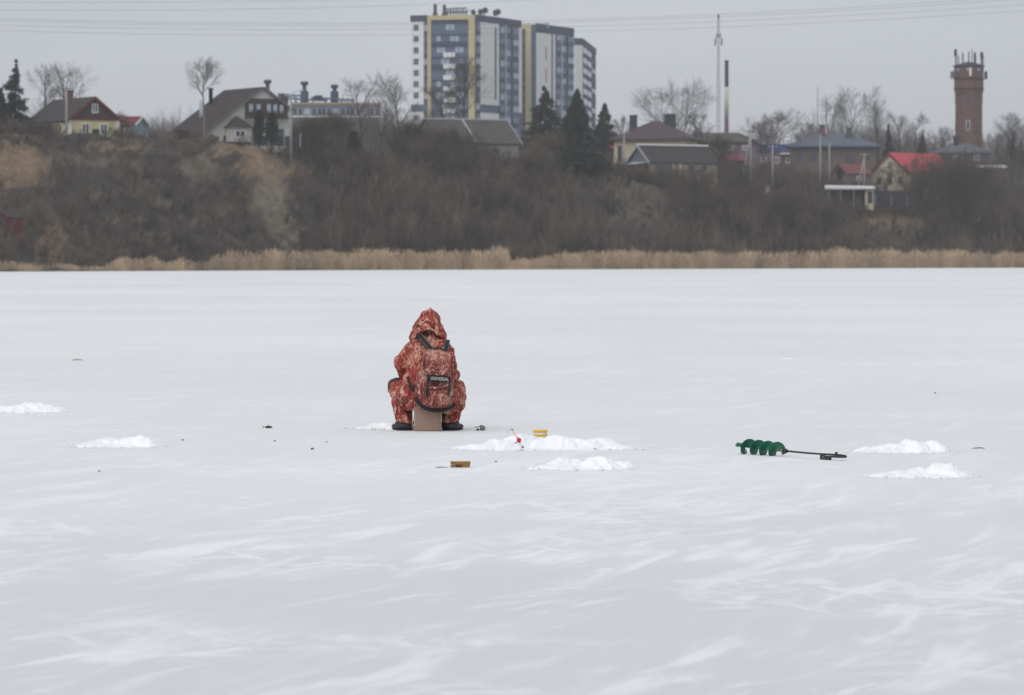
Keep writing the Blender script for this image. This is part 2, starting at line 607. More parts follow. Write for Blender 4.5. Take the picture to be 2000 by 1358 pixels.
us = np.concatenate([np.linspace(-900, -60, 25), np.arange(-50, 2051, 6), np.linspace(2070, 2900, 25)])
ts = np.concatenate([np.arange(-4, 90, 0.8), np.linspace(92, 240, 50), np.geomspace(250, 3500, 30)])
UU, TG = np.meshgrid(us, ts)
YY = shore(UU) + TG
XX = (UU - 1000) / FPX * YY
ZZ = terrain_z(UU, TG)
V = np.stack([XX.ravel(), YY.ravel(), ZZ.ravel()], 1)
nx = len(us)
ii = (np.arange(len(ts) - 1)[:, None] * nx + np.arange(nx - 1)[None]).ravel()
me = np_mesh('hillside', V, np.stack([ii, ii + 1, ii + nx + 1, ii + nx], 1))
pv = patch_value(XX, YY, ZZ)
for k, nm in enumerate(('sand', 'drygrass', 'freshsand')):
    a = me.attributes.new(nm, 'FLOAT', 'POINT')
    a.data.foreach_set('value', np.ascontiguousarray(pv[k].ravel(), np.float32))

def hillside_material():
    m = bpy.data.materials.new('hillside_soil')
    m.use_nodes = True
    n, l = m.node_tree.nodes, m.node_tree.links.new
    b = n['Principled BSDF']
    b.inputs['Roughness'].default_value = 0.95
    b.inputs['Specular IOR Level'].default_value = 0.1
    tc = n.new('ShaderNodeTexCoord')
    def nz(scale, det=6):
        z = n.new('ShaderNodeTexNoise')
        z.inputs['Scale'].default_value = scale
        z.inputs['Detail'].default_value = det
        z.inputs['Roughness'].default_value = 0.7
        l(tc.outputs['Object'], z.inputs['Vector'])
        return z.outputs['Fac']
    r = n.new('ShaderNodeValToRGB')
    e = r.color_ramp.elements
    e[0].position, e[0].color = 0.3, (0.028, 0.025, 0.024, 1)
    e[1].position, e[1].color = 0.75, (0.095, 0.080, 0.066, 1)
    l(nz(0.35), r.inputs['Fac'])
    out = r.outputs['Color']
    for nm, ca, cb in (('sand', (0.15, 0.105, 0.07, 1), (0.27, 0.195, 0.135, 1)), ('drygrass', (0.12, 0.105, 0.075, 1), (0.24, 0.205, 0.155, 1)), ('freshsand', (0.42, 0.31, 0.2, 1), (0.5, 0.38, 0.26, 1))):
        at = n.new('ShaderNodeAttribute')
        at.attribute_name = nm
        c2 = n.new('ShaderNodeValToRGB')
        c2.color_ramp.elements[0].position, c2.color_ramp.elements[0].color = 0.35, ca
        c2.color_ramp.elements[1].position, c2.color_ramp.elements[1].color = 0.65, cb
        l(nz(0.9), c2.inputs['Fac'])
        mx = n.new('ShaderNodeMix')
        mx.data_type = 'RGBA'
        l(at.outputs['Fac'], mx.inputs['Factor'])
        l(out, mx.inputs['A'])
        l(c2.outputs['Color'], mx.inputs['B'])
        out = mx.outputs['Result']
    l(out, b.inputs['Base Color'])
    bp = n.new('ShaderNodeBump')
    bp.inputs['Strength'].default_value = 0.8
    bp.inputs['Distance'].default_value = 0.4
    l(nz(1.5), bp.inputs['Height'])
    l(bp.outputs['Normal'], b.inputs['Normal'])
    return m
hill = add_mesh('hillside', me, hillside_material(), smooth=True)
tag(hill, 'brown winter bank and village ground rising from the frozen lake', kind='structure')

# ------------------------------------------------------------------ distant buildings: common pieces
WHITE = mat('white_render', lin(226, 227, 226, 1.05), var=0.06, scale=0.6)
SLATE = mat('slate_blue_cladding', lin(92, 108, 136, .85), var=0.12, scale=0.7)
SLATE_D = mat('dark_slate_cladding', lin(66, 78, 104, .8), var=0.12, scale=0.7)
YELLOW = mat('ochre_cladding', lin(200, 187, 146, .95), var=0.06, scale=0.5)
GLASS = mat('window_glass', lin(88, 104, 130, .85), rough=0.15, var=0.35, scale=0.4, spec=0.5)
HGLASS = mat('dark_house_pane', lin(74, 80, 92, .8), rough=0.15, var=0.3, scale=0.6, spec=0.5)
GLASS_L = mat('pale_balcony_glass', lin(160, 176, 192, .95), rough=0.2, var=0.35, scale=0.35, spec=0.5)
DARKM = mat('dark_metal', lin(58, 64, 76, .8), var=0.15, scale=2, rough=0.6)
BRICK = mat('weathered_brick', lin(126, 99, 92, .68), var=0.22, scale=1.2)
BRICK2 = mat('tan_brick', lin(126, 112, 106, .68), var=0.15, scale=1.0)
CREAM = mat('cream_plaster', lin(208, 195, 168, .85), var=0.07, scale=0.6)
YWALL = mat('pale_yellow_boards', lin(214, 205, 160, .88), var=0.06, scale=0.6)
BROWNW = mat('brown_boards', lin(98, 84, 78, .58), var=0.2, scale=1.2, stretch=(4, 4, .4))
RBARGE = mat('dark_red_paint', lin(120, 58, 58, .75), var=0.15, scale=2)
ROOF_D = mat('dark_roofing', lin(84, 78, 78, .52), var=0.2, scale=0.8)
ROOF_B = mat('brown_tiles', lin(84, 72, 73, .5), var=0.18, scale=1.0)
ROOF_G = mat('grey_slate_roof', lin(106, 101, 97, .55), var=0.18, scale=0.8)
ROOF_BL = mat('blue_grey_roof', lin(112, 120, 134, .62), var=0.12, scale=0.7)
ROOF_P = mat('plum_roof', lin(94, 80, 88, .7), var=0.12, scale=0.8)
ROOF_R = mat('red_metal_roof', lin(190, 66, 74, .85), var=0.08, scale=0.5, rough=0.5)
MAGENTA = mat('crimson_roof', lin(138, 74, 98, .75), var=0.1, scale=0.6)
BLUE = mat('blue_sheet', lin(62, 86, 142, .85), var=0.1, scale=0.5)
STEEL = mat('galvanised_steel', lin(176, 182, 190, .85), var=0.1, scale=1, rough=0.5, metal=0.0)
CONC = mat('concrete', lin(165, 162, 158, .75), var=0.15, scale=1.5)
TEAL = mat('teal_paint', lin(60, 105, 118, .8), var=0.12, scale=1)
DFENCE = mat('dark_blue_fence', lin(56, 60, 78, .75), var=0.15, scale=1.5)
LBLUE = mat('pale_blue_wall', lin(140, 160, 172, .85), var=0.1, scale=1)
PINKISH = mat('mauve_wall', lin(128, 110, 118, .75), var=0.12, scale=.7)
OAK = mat('pale_planks', lin(150, 128, 88, .75), var=0.25, scale=2)

def window(parent, x, y, z, w, h, rz=0.0, frame=WHITE, glass=HGLASS, name='window', cross=True):
    """framed window standing proud of a wall whose outside is local -Y turned by rz"""
    f = box(name, frame, (w, 0.14, h), parent, (x, y, z), (0, 0, rz))
    t = 0.13 * min(1.0, w)
    if cross and w > 0.8:
        pw = (w - 3 * t) / 2
        for s in (-1, 1):
            box('pane', glass, (pw, 0.06, h - 2 * t), f, (s * (pw + t) / 2, -0.06, 0))
    else:
        box('pane', glass, (w - 2 * t, 0.06, h - 2 * t), f, (0, -0.06, 0))
    return f

def slab(name, a, b, c, d, thick, m, parent):
    """roof slope from four corners (a,b = eave, c,d = ridge), given thickness downward along its normal"""
    a, b, c, d = (Vector(p) for p in (a, b, c, d))
    n = (b - a).cross(d - a).normalized()
    if n.z < 0: n = -n
    vs = [a, b, c, d] + [p - n * thick for p in (a, b, c, d)]
    return poly(name, vs, [(0, 1, 2, 3), (7, 6, 5, 4), (0, 4, 5, 1), (1, 5, 6, 2), (2, 6, 7, 3), (3, 7, 4, 0)], m, parent)

def gable_house(name, label, cat, loc, rz, xl, xr, zl, zr, za, Ln, wallm, roofm, gablem=None, barge=None, ov=0.45, ridge=None, group=None):
    """gable wall on local y=0 facing -Y; ridge runs along +Y over x=0"""
    root = thing(name, label, cat, loc, rz, group)
    vs = [(-xl, 0, -3), (xr, 0, -3), (xr, 0, zr), (-xl, 0, zl), (-xl, Ln, -3), (xr, Ln, -3), (xr, Ln, zr), (-xl, Ln, zl)]
    poly('wall', vs, [(0, 1, 2, 3), (5, 4, 7, 6), (4, 0, 3, 7), (1, 5, 6, 2), (3, 2, 6, 7)], wallm, root)
    e = 0.03
    gv = [(-xl, -e, zl), (xr, -e, zr), (0, -e, za - .02), (-xl, Ln + e, zl), (xr, Ln + e, zr), (0, Ln + e, za - .02)]
    poly('gable', gv, [(0, 1, 2), (5, 4, 3), (0, 3, 4, 1), (1, 4, 5, 2), (2, 5, 3, 0)], gablem or wallm, root)
    sl = (za - zl) / xl
    sr = (za - zr) / xr
    up = 0.16
    el = (-xl - ov, zl - sl * ov + up)
    er = (xr + ov, zr - sr * ov + up)
    slab('roof_slope', (el[0], -ov, el[1]), (el[0], Ln + ov, el[1]), (0, Ln + ov, za + up), (0, -ov, za + up), 0.14, roofm, root)
    slab('roof_slope', (er[0], -ov, er[1]), (er[0], Ln + ov, er[1]), (0, Ln + ov, za + up), (0, -ov, za + up), 0.14, roofm, root)
    if ridge:
        box('ridge_cap', ridge, (0.5, Ln + 2 * ov, 0.22), root, (0, Ln / 2, za + up + 0.03))
    if barge:
        for (ex, ez) in (el, er):
            p, q = Vector((ex, -ov - .06, ez - .12)), Vector((0, -ov - .06, za + up - .12))
            d = q - p
            box('bargeboard', barge, (d.length, 0.08, 0.32), root, (p + q) / 2, (0, -math.atan2(d.z, d.x), 0))
    return root

def hip_house(name, label, cat, loc, rz, w, d, hw, hr, rl, wallm, roofm, ov=0.6, fascia=None, group=None):
    """centre of plan at origin; ridge of length rl along local X"""
    root = thing(name, label, cat, loc, rz, group)
    x, y = w / 2, d / 2
    box('wall', wallm, (w, d, hw + 3), root, (0, 0, hw / 2 - 1.5))
    X, Yv = x + ov, y + ov
    A, B, C, D = (-X, -Yv, hw), (X, -Yv, hw), (X, Yv, hw), (-X, Yv, hw)
    E, F = (-rl / 2, 0, hw + hr), (rl / 2, 0, hw + hr)
    t = -0.18
    lo = [(p[0], p[1], hw + t) for p in (A, B, C, D)]
    poly('roof', [A, B, C, D, E, F] + lo, [(0, 1, 5, 4), (1, 2, 5), (2, 3, 4, 5), (3, 0, 4), (0, 6, 7, 1), (1, 7, 8, 2), (2, 8, 9, 3), (3, 9, 6, 0), (9, 8, 7, 6)], roofm, root)
    if fascia:
        box('fascia', fascia, (2 * X + .06, 0.1, 0.26), root, (0, -Yv - .05, hw - .1))
    return root

def chimney(parent, m, x, y, z0, w, d, h, cap=True):
    c = box('chimney', m, (w, d, h), parent, (x, y, z0 + h / 2))
    if cap:
        box('chimney_cap', DARKM, (w + .2, d + .2, 0.14), c, (0, 0, h / 2 + 0.07))
    return c

def zat(py, Y):
    return W(1000, py, Y).z
def xat(px, Y):
    return (px - 1000) / FPX * Y * 1.0

# ------------------------------------------------------------------ apartment towers, three in a receding row
ZTOP = zat(31, 1030)
class Facade:
    def __init__(self, root, pxa, Ya, pxb, Yb):
        self.root = root
        self.A = Vector((xat(pxa, Ya), Ya))
        self.B = Vector((xat(pxb, Yb), Yb))
        self.d = (self.B - self.A).normalized()
        self.n = Vector((self.d.y, -self.d.x))
        self.ang = math.atan2(self.d.y, self.d.x)
    def u(self, px):
        k = (px - 1000) / FPX          # x = k*y ; A + d*s
        return (k * self.A.y - self.A.x) / (self.d.x - k * self.d.y)
    def panel(self, name, m, px0, px1, z0, z1, out=0.1, thick=0.3, parent=None):
        u0, u1 = self.u(px0), self.u(px1)
        c = self.A + self.d * ((u0 + u1) / 2) + self.n * (out - thick / 2)
        l = self.root.location
        loc = Vector((c.x - l.x, c.y - l.y, (z0 + z1) / 2 - l.z))
        if parent is not None:
            loc = parent.matrix_basis.inverted() @ loc
            return box(name, m, (u1 - u0, thick, z1 - z0), parent, loc)
        return box(name, m, (u1 - u0, thick, z1 - z0), self.root, loc, (0, 0, self.ang))

def tower_root(label, pts):
    zb = 20.0
    root = thing('apartment_tower', label, 'apartment block', (pts[0].x, pts[0].y, zb), 0, 'apartment towers behind the village')
    n = len(pts)
    vs = [(p.x - pts[0].x, p.y - pts[0].y, z) for z in (-2, ZTOP - zb) for p in pts]
    poly('wall', vs, [tuple(range(n))[::-1], tuple(range(n, 2 * n))] + [(i, (i + 1) % n, (i + 1) % n + n, i + n) for i in range(n)], SLATE, root)
    return root

def foot(a, b, c):
    P = [Vector((xat(p, y), y)) for p, y in (a, b, c)]
    return P + [P[0] + (P[2] - P[1])]

FLOORS = [ZTOP - 2.0 - 3.03 * k for k in range(13)]      # underside of each storey's top slab
# --- tower one
fp = foot((803, 1034), (930, 1030), (1018, 1057))
t1 = tower_root('tall apartment block nearest in its row, white and slate with ochre frame and roof masts', fp)
f1 = Facade(t1, 803, 1034, 930, 1030)
f2 = Facade(t1, 930, 1030, 1018, 1057)
ZB = ZTOP - 42
f1.panel('cornice', SLATE_D, 802, 836, ZTOP - 1.35, ZTOP + .35, .22, .4)
f1.panel('white_panel', WHITE, 803, 828, ZTOP - 23.6, ZTOP - 1.4, .15)
f1.panel('white_panel', WHITE, 803, 828, ZB, ZTOP - 25.6, .15)
for k, z in enumerate(FLOORS[:12]):
    if k != 7:
        w = f1.panel('window', SLATE_D, 808.5, 818, z - 1.75, z - .2, .25, .2)
        f1.panel('pane', GLASS, 809.7, 816.8, z - 1.6, z - .35, .29, .08, w)
    f1.panel('window', GLASS if k % 3 else GLASS_L, 829, 835, z - 1.9, z - .3, .12, .15)
    f1.panel('parapet', SLATE_D, 828.5, 835.5, z - 2.9, z - 2.0, .2, .2)
f1.panel('frame_post', YELLOW, 836, 843, ZB, ZTOP + .2, .6, .8)
f1.panel('frame_post', YELLOW, 916, 928, ZB, ZTOP + .2, .6, .8)
f1.panel('frame_beam', YELLOW, 843, 916, ZTOP - 1.0, ZTOP + .2, .58, .8)
f1.panel('recess_back', SLATE_D, 843.2, 915.8, ZB, ZTOP - 1.0, .05, .1)
for k, z in enumerate(FLOORS):
    z = z - .2
    b = f1.panel('balcony', SLATE_D if k % 2 else SLATE, 843.3, 915.7, z - 2.75, z - 1.55, .45, .25)
    if k >= 2:
        f1.panel('white_balcony_front', WHITE, 867, 890, z - 2.8, z - 1.5, .62, .2)
    n = 8
    for j in range(n):
        a = 844 + 71 * j / n
        gm = GLASS_L if ((j * 7 + k * 5) % 4 in (0, 1) and 0 < j < 7) else GLASS
        f1.panel('window', gm, a + .5, a + 71 / n - .5, z - 1.5, z - .05, .18, .12)
# receding side
f2.panel('cornice', SLATE_D, 930, 1017, ZTOP - 1.3, ZTOP + .35, .25, .4)
f2.panel('white_panel', WHITE, 937.5, 973, ZTOP - 23.6, ZTOP - 1.5, .3, .4)
f2.panel('white_panel', WHITE, 937.5, 973, ZB, ZTOP - 25.8, .3, .4)
f2.panel('window_slit', SLATE_D, 964.5, 967.5, ZTOP - 22, ZTOP - 2.5, .36, .2)
f2.panel('corner_strip', WHITE, 1012.5, 1017.5, ZTOP - 25, ZTOP - 1.6, .3, .4)
for k, z in enumerate(FLOORS):
    f2.panel('window', GLASS_L if k % 2 else GLASS, 930.6, 936.8, z - 1.8, z - .2, .12, .15)
    f2.panel('parapet', SLATE_D, 930.6, 936.8, z - 2.9, z - 1.9, .2, .2)
    for j, (a, b) in enumerate(((974.2, 985), (986, 997), (998, 1011.5))):
        f2.panel('window', GLASS_L if (j + k) % 3 == 0 else GLASS, a, b, z - 1.7, z - .1, .2, .2)
        f2.panel('balcony', SLATE_D if (j + k) % 3 == 1 else SLATE, a, b, z - 2.95, z - 1.75, .26, .2)
for a in (973.2, 985.2, 997.2):
    f2.panel('pier', SLATE_D if a != 985.2 else GLASS_L, a, a + 1.4 if a < 990 else a + 2.4, ZB, ZTOP - 1.4, .5, .5)
# roof masts and frames
def bar(root, a, b, w=0.25, m=DARKM, name='roof_mast'):
    a, b = Vector(a), Vector(b)
    d = b - a
    q = d.to_track_quat('Z', 'Y').to_euler()
    return box(name, m, (w, w, d.length), root, (a + b) / 2, q)
def roof_pt(root, px, py, Y):
    return W(px, py, Y) - root.location
for px, py in ((850, 8), (868, 10)):
    bar(t1, roof_pt(t1, px, 33, 1040), roof_pt(t1, px, py, 1040), .9)
    for q in range(3):
        o = 3.2 - q * .6
        bar(t1, roof_pt(t1, px - o, py + 4 + q * 6, 1040), roof_pt(t1, px + o, py + 4 + q * 6, 1040), .35, name='crossarm')
    bar(t1, roof_pt(t1, px - 5, 33, 1040), roof_pt(t1, px, 16, 1040), .35, name='brace')
    bar(t1, roof_pt(t1, px + 5, 33, 1040), roof_pt(t1, px, 16, 1040), .35, name='brace')
for px in range(874, 914, 6):
    bar(t1, roof_pt(t1, px, 31, 1042), roof_pt(t1, px, 17 + (px % 4), 1042), .3)
    bar(t1, roof_pt(t1, px, 29, 1042), roof_pt(t1, px + 6, 19, 1042), .25, name='brace')
bar(t1, roof_pt(t1, 870, 18, 1042), roof_pt(t1, 912, 16, 1042), .35, name='rail')
bar(t1, roof_pt(t1, 870, 24, 1042), roof_pt(t1, 912, 23, 1042), .3, name='rail')
for px, py in ((922, 23), (937, 22), (946, 19), (965, 24), (971, 22)):
    bar(t1, roof_pt(t1, px, 32, 1042), roof_pt(t1, px, py, 1042), .35)
    lathe('dish', [(0.02, 0), (.5, .1), (.85, .35), (.8, .36), (.02, .1)], DARKM, t1, roof_pt(t1, px + 1, py + 2, 1041.5), (R(80), 0, R(px * 7 % 60)), 10, cap=False)
# --- tower two
fp = foot((1018, 1069), (1046, 1068), (1120, 1092))
t2 = tower_root('middle apartment block of the row, ochre corner frame and broad white strip', fp)
g1 = Facade(t2, 1018, 1069, 1046, 1068)
g2 = Facade(t2, 1046, 1068, 1120, 1092)
g1.panel('recess_back', SLATE_D, 1018.2, 1027, ZB, ZTOP - 1.3, .12, .2)
g1.panel('frame_beam', YELLOW, 1018, 1027, ZTOP - 1.3, ZTOP + .2, .5, .7)
g1.panel('frame_post', YELLOW, 1027, 1038, ZB, ZTOP + .2, .52, .7)
g2.panel('cornice', SLATE_D, 1046, 1119.5, ZTOP - 2.0, ZTOP + .3, .28, .4)
g2.panel('white_panel', WHITE, 1047, 1075, ZTOP - 28, ZTOP - 2.2, .3, .4)
g2.panel('white_panel', WHITE, 1078.5, 1083, ZTOP - 28, ZTOP - 2.2, .3, .4)
g2.panel('window_slit', SLATE_D, 1075.2, 1078.3, ZTOP - 28, ZTOP - 2.4, .22, .3)
for z0 in (6, 12, 18, 24):
    g2.panel('lettering_strip', mat('faded_red', lin(170, 140, 135)), 1063.5, 1066, ZTOP - z0 - 3.6, ZTOP - z0, .33, .1)
for k, z in enumerate(FLOORS):
    g1.panel('window', GLASS, 1039, 1045.5, z - 1.8, z - .2, .12, .15)
    g1.panel('balcony', SLATE, 1018.4, 1026.8, z - 2.8, z - 1.7, .25, .2)
    for j, (a, b) in enumerate(((1084, 1094), (1095, 1105), (1106, 1119))):
        g2.panel('window', GLASS_L if (j * 2 + k) % 3 == 0 else GLASS, a, b, z - 1.7, z - .1, .2, .2)
        g2.panel('balcony', SLATE_D if (j + k) % 3 == 1 else SLATE, a, b, z - 2.95, z - 1.75, .26, .2)
for px in (1055, 1060, 1066, 1071):
    bar(t2, roof_pt(t2, px, 56, 1074), roof_pt(t2, px, 43 + px % 3, 1074), .35, STEEL)
bar(t2, roof_pt(t2, 1053, 48, 1074), roof_pt(t2, 1073, 48, 1074), .3, STEEL, 'rail')
for a in (1083.1, 1094.2, 1105.2):
    g2.panel('pier', SLATE_D if a != 1094.2 else GLASS_L, a, a + 1.6, ZB, ZTOP - 2.1, .5, .5)
# --- tower three
fp = foot((1121, 1139), (1137, 1142), (1163, 1200))
t3 = tower_root('farthest and smallest looking apartment block of the row, half hidden behind a dark spruce', fp)
h1 = Facade(t3, 1121, 1139, 1137, 1142)
h2 = Facade(t3, 1137, 1142, 1163, 1200)
h1.panel('cornice', SLATE_D, 1121, 1137, ZTOP - 1.6, ZTOP + .3, .3, .4)
h1.panel('white_panel', WHITE, 1121.3, 1136.5, ZB, ZTOP - 1.8, .25, .4)
h2.panel('cornice', SLATE_D, 1137, 1162.5, ZTOP - 1.6, ZTOP + .3, .3, .4)
for k, z in enumerate(FLOORS):
    for j, (a, b) in enumerate(((1138, 1146), (1147, 1154))):
        h2.panel('window', GLASS_L if (j + k) % 3 == 0 else GLASS, a, b, z - 1.7, z - .1, .2, .2)
        h2.panel('balcony', SLATE if k % 2 else SLATE_D, a, b, z - 2.95, z - 1.75, .28, .2)
    h2.panel('parapet', WHITE if k % 2 else SLATE, 1155, 1162, z - 2.9, z - 1.6, .3, .2)
    h2.panel('window', SLATE_D, 1155.5, 1161.5, z - 1.5, z - .1, .3, .2)

# ------------------------------------------------------------------ village houses
# pale yellow house on the crest
Y = 540
o = W(183, 276, Y)
b = gable_house('yellow_house', 'small pale yellow house with dark red gable edges at the bank top', 'house', o, R(32), 3.9, 3.9, 3.05, 3.05, 6.1, 13.0, YWALL, ROOF_D, BROWNW, RBARGE, .5)
box('gable_band', RBARGE, (8.2, .12, .3), b, (0, -.1, 3.1))
for x in (-3.75, 3.75):
    box('corner_board', WHITE, (.55, .12, 3.0), b, (x, -.08, 1.5))
for x in (-1.3, 1.5):
    window(b, x, -.07, 1.75, 1.15, 1.5)
window(b, .15, -.12, 4.6, .95, 1.3)
for y in (2.5, 5.5, 8.5):
    window(b, -3.95, y, 1.75, 1.1, 1.5, R(-90))
box('door', mat('dark_green_paint', lin(42, 62, 50, .9), scale=2), (1.0, .12, 1.9), b, (.3, -.08, .75))
chimney(b, BRICK, -.6, 6.5, 5.3, .8, .8, 1.9)
box('foundation', CONC, (8.1, .1, .9), b, (0, -.03, -.2))

# big house with the long brown roof
o = W(512, 280, Y)
c = gable_house('brown_roof_house', 'large white house with long low brown roof and wooden attic balcony', 'house', o, R(30), 10.6, 4.3, .21, 4.9, 7.75, 11.8, mat('shaded_white_plaster', lin(196, 195, 190, .9), var=.12, scale=.5), ROOF_B, None, mat('grey_bargeboard', lin(110, 104, 104, .8)), .55)  # wall white dulled in its colour to include the shading
box('attic_panel', BROWNW, (6.6, .14, 2.5), c, (.6, -.14, 5.0))
for x in (-1.9, -.7, .9, 1.9, 2.9):
    window(c, x, -.24, 4.9, .8, 1.3, 0, BROWNW, GLASS_L, cross=False)
bl = box('balcony', mat('dark_timber', lin(70, 56, 50, .8), scale=2), (7.0, 1.0, .18), c, (.6, -.7, 3.55))
for k in range(12):
    box('baluster', MATS['dark_timber'], (.09, .09, .85), bl, (-3.35 + k * .61, -.44, .5))
box('balcony_rail', MATS['dark_timber'], (7.0, .1, .1), bl, (0, -.44, .98))
for x, z, w, h in ((-2.6, 1.3, 1.1, 1.7), (-1.1, 1.3, .9, 1.7), (2.8, 1.3, 1.1, 1.5)):
    window(c, x, -.07, z, w, h, 0, BROWNW, HGLASS)
pr = poly('porch_roof', [(-6.0, -2.4, 2.1), (-2.4, -2.4, 2.1), (-2.4, 0, 2.1), (-6.0, 0, 2.1), (-4.2, -.8, 3.7), (-4.2, 0, 3.7)],
          [(0, 1, 4), (1, 2, 5, 4), (3, 0, 4, 5), (3, 2, 1, 0), (2, 3, 5)], ROOF_B, c)
box('porch_wall', MATS['shaded_white_plaster'], (3.0, 1.8, 2.0), c, (-4.2, -1.0, 1.1))
window(c, -4.4, -1.95, 1.2, 1.6, 1.0)
lathe('chimney_pipe', [(.28, 0), (.28, 2.6), (.4, 2.6), (.4, 2.9)], DARKM, c, (-2.9, 10.6, 5.2), None, 10)
lathe('vent_pipe', [(.32, 0), (.32, 3.6)], STEEL, c, (-5.6, 8.0, 2.6), None, 10)
# dark fence before it
fr = thing('board_fence', 'dark blue board fence in front of the white house', 'fence', W(430, 283, 537), R(1))
for k in range(44):
    box('board', DFENCE, (.24, .05, 1.35 + .04 * (k % 3)), fr, (.12 + k * .255, 0, .55))
for k in range(6):
    box('post', CONC, (.18, .16, 1.9), fr, (k * 2.24, -.14, .6))
box('rail', DFENCE, (11.2, .07, .1), fr, (5.6, .08, .9))
# carport beneath the low eave
cp = thing('carport', 'dark open carport under the low brown eave', 'carport', W(345, 279, 541), 0)
box('roof', ROOF_B, (4.6, 3, .15), cp, (2, 1, 1.75), (R(3), 0, 0))
for x in (-.1, 4.0):
    box('post', DARKM, (.14, .14, 1.8), cp, (x, -.3, .85))
box('back_panel', DFENCE, (4.2, .1, 1.8), cp, (2, 2.3, .8))
for q_ in range(3):
    box('stored_crate', LBLUE if q_ != 1 else STEEL, (.7, .6, .6 + .2 * q_), cp, (.9 + q_ * 1.0, 1.2, .4))

# small house with red roof strip between the two
o = W(275, 268, 640)
s = gable_house('small_blue_house', 'small pale blue house with a red roof between the yellow and white houses', 'house', o, R(70), 2.6, 2.6, 2.0, 2.0, 3.3, 6.5, LBLUE, RBARGE, None, WHITE, .35)
window(s, -2.65, 2.2, 1.2, .9, 1.0, R(-90))
window(s, -2.65, 4.4, 1.2, .9, 1.0, R(-90))

# workshop building with flues
Y = 800
o = W(570, 252, Y)
d = thing('workshop_building', 'long grey workshop with steel roof frames and three dark flues', 'workshop', o, R(4))
box('wall', mat('grey_blue_panels', lin(120, 126, 138, .85), var=.1), (18.5, 9, 8.0), d, (9.2, 4.5, 1.2))
box('parapet', mat('tan_parapet', lin(176, 156, 130, .9)), (18.9, 9.3, .45), d, (9.2, 4.5, 5.3))
for k in range(9):
    w_ = box('window', GLASS_L if k % 3 == 1 else HGLASS, (1.5, .12, 1.2), d, (1.2 + k * 2.0, -.05, 3.6))
    box('mullion', WHITE, (.12, .1, 1.2), w_, (0, -.08, 0))
    box('lower_panel', PINKISH, (1.85, .12, 2.2), d, (1.2 + k * 2.0, -.06, .6))
box('sill_band', WHITE, (18.3, .14, .3), d, (9.2, -.08, 2.6))
for px, py in ((523, 157), (595, 160), (654, 166)):
    p = W(px, py, Y) - o
    lathe('flue', [(.85, 0), (.85, 2.7), (.42, 2.9), (.42, p.z - 5.8), (.8, p.z - 5.7), (.8, p.z - 5.0)], SLATE_D, d, (p.x, 3, 5.2), None, 10)
for px in (545, 562, 578, 612, 636, 668, 690):
    p = W(px, 182 + (px - 545) * .09, Y) - o
    box('roof_post', SLATE, (.34, .3, p.z - 5.4), d, (p.x, 2, (p.z + 5.4) / 2))
    box('roof_post', SLATE, (.34, .3, p.z - 5.4), d, (p.x, 5, (p.z + 5.4) / 2))
for a, b_, py in ((543, 600, 183), (545, 640, 191), (608, 692, 190)):
    p, q = W(a, py, Y) - o, W(b_, py + 5, Y) - o
    bar(d, (p.x, 2, p.z), (q.x, 2, q.z), .4, SLATE, 'roof_beam')
for a, b_, py in ((547, 560, 188), (614, 630, 190)):
    p, q = W(a, py, Y) - o, W(b_, py, Y) - o
    box('fan_unit', DARKM, (q.x - p.x, 1.2, .9), d, ((p.x + q.x) / 2, 1.6, p.z))

# grey gabled barn
Y = 600
o = W(985, 312, Y)
e = gable_house('grey_barn', 'grey roofed barn with pale metal edging below the towers', 'barn', o, R(117), 5.0, 5.0, 2.4, 2.4, 6.0, 13.5, mat('pale_grey_wall', lin(150, 150, 148, .8), var=.15), ROOF_G, None, STEEL, .4, STEEL)
window(e, -5.05, 4.0, 1.2, .9, .9, R(-90), ROOF_G)
window(e, -5.05, 8.0, 1.2, .9, .9, R(-90), ROOF_G)
pth = [(-5.3, 7.2), (-.1, 7.2)]
box('roof_flashing', STEEL, (5.0 * 1.23, .3, .12), e, (-2.6, 7.4, 4.25 + .12), (0, -math.atan2(3.6, 5.0), 0))
box('door', TEAL, (1.1, .12, 2.0), e, (-5.05, 10.3, .9), (0, 0, R(-90)))

# cream two-storey house with hipped plum roof
Y = 645
o = W(1281, 320, Y)
f = hip_house('cream_house', 'cream two storey house with plum hipped roof and two chimneys', 'house', o, R(-14), 12.4, 9.0, 4.05, 3.1, 1.2, CREAM, ROOF_P, .8, ROOF_P)
chimney(f, DARKM, -3.6, -1.2, 5.0, 1.1, 1.1, 3.0)
chimney(f, DARKM, 2.3, .6, 5.6, 1.8, 1.2, 2.6)
for x in (-5.2, -2.2, 1.2, 4.4):
    window(f, x, -4.55, 2.1 if x > -5 else 1.6, .7, 1.4 if x > -5 else 2.6, 0, BROWNW, HGLASS, cross=False)
window(f, -6.25, -1, 1.7, .8, 2.4, R(-90), BROWNW, HGLASS, cross=False)
# low dark-roofed house in front of it
Y = 615
o = W(1248, 341, Y)
g = gable_house('dark_roof_cottage', 'low cottage with dark roof, white ridge and blue door before the cream house', 'house', o, R(-57), 3.1, 3.1, 2.0, 2.0, 4.6, 13.2, mat('weathered_tan_plaster', lin(158, 146, 126, .75), var=.2, scale=.5), ROOF_D, mat('grey_gable', lin(120, 122, 128, .75)), STEEL, .35, WHITE)
for y, m_, w in ((1.6, LBLUE, 1.6), (8.2, TEAL, .9), (10.6, TEAL, .9)):
    window(g, 3.15, y, 1.0, w, 1.1, R(90), m_, HGLASS)
box('door', TEAL, (.95, .12, 1.9), g, (3.16, 3.4, .9), (0, 0, R(90)))
for y in (4.4, 5.8):
    box('corner_board', CREAM, (.3, .14, 2.0), g, (3.18, y, .9), (0, 0, R(90)))
ph = box('porch', BRICK, (3.0, 2.0, 2.2), g, (.9, -1.4, .5))
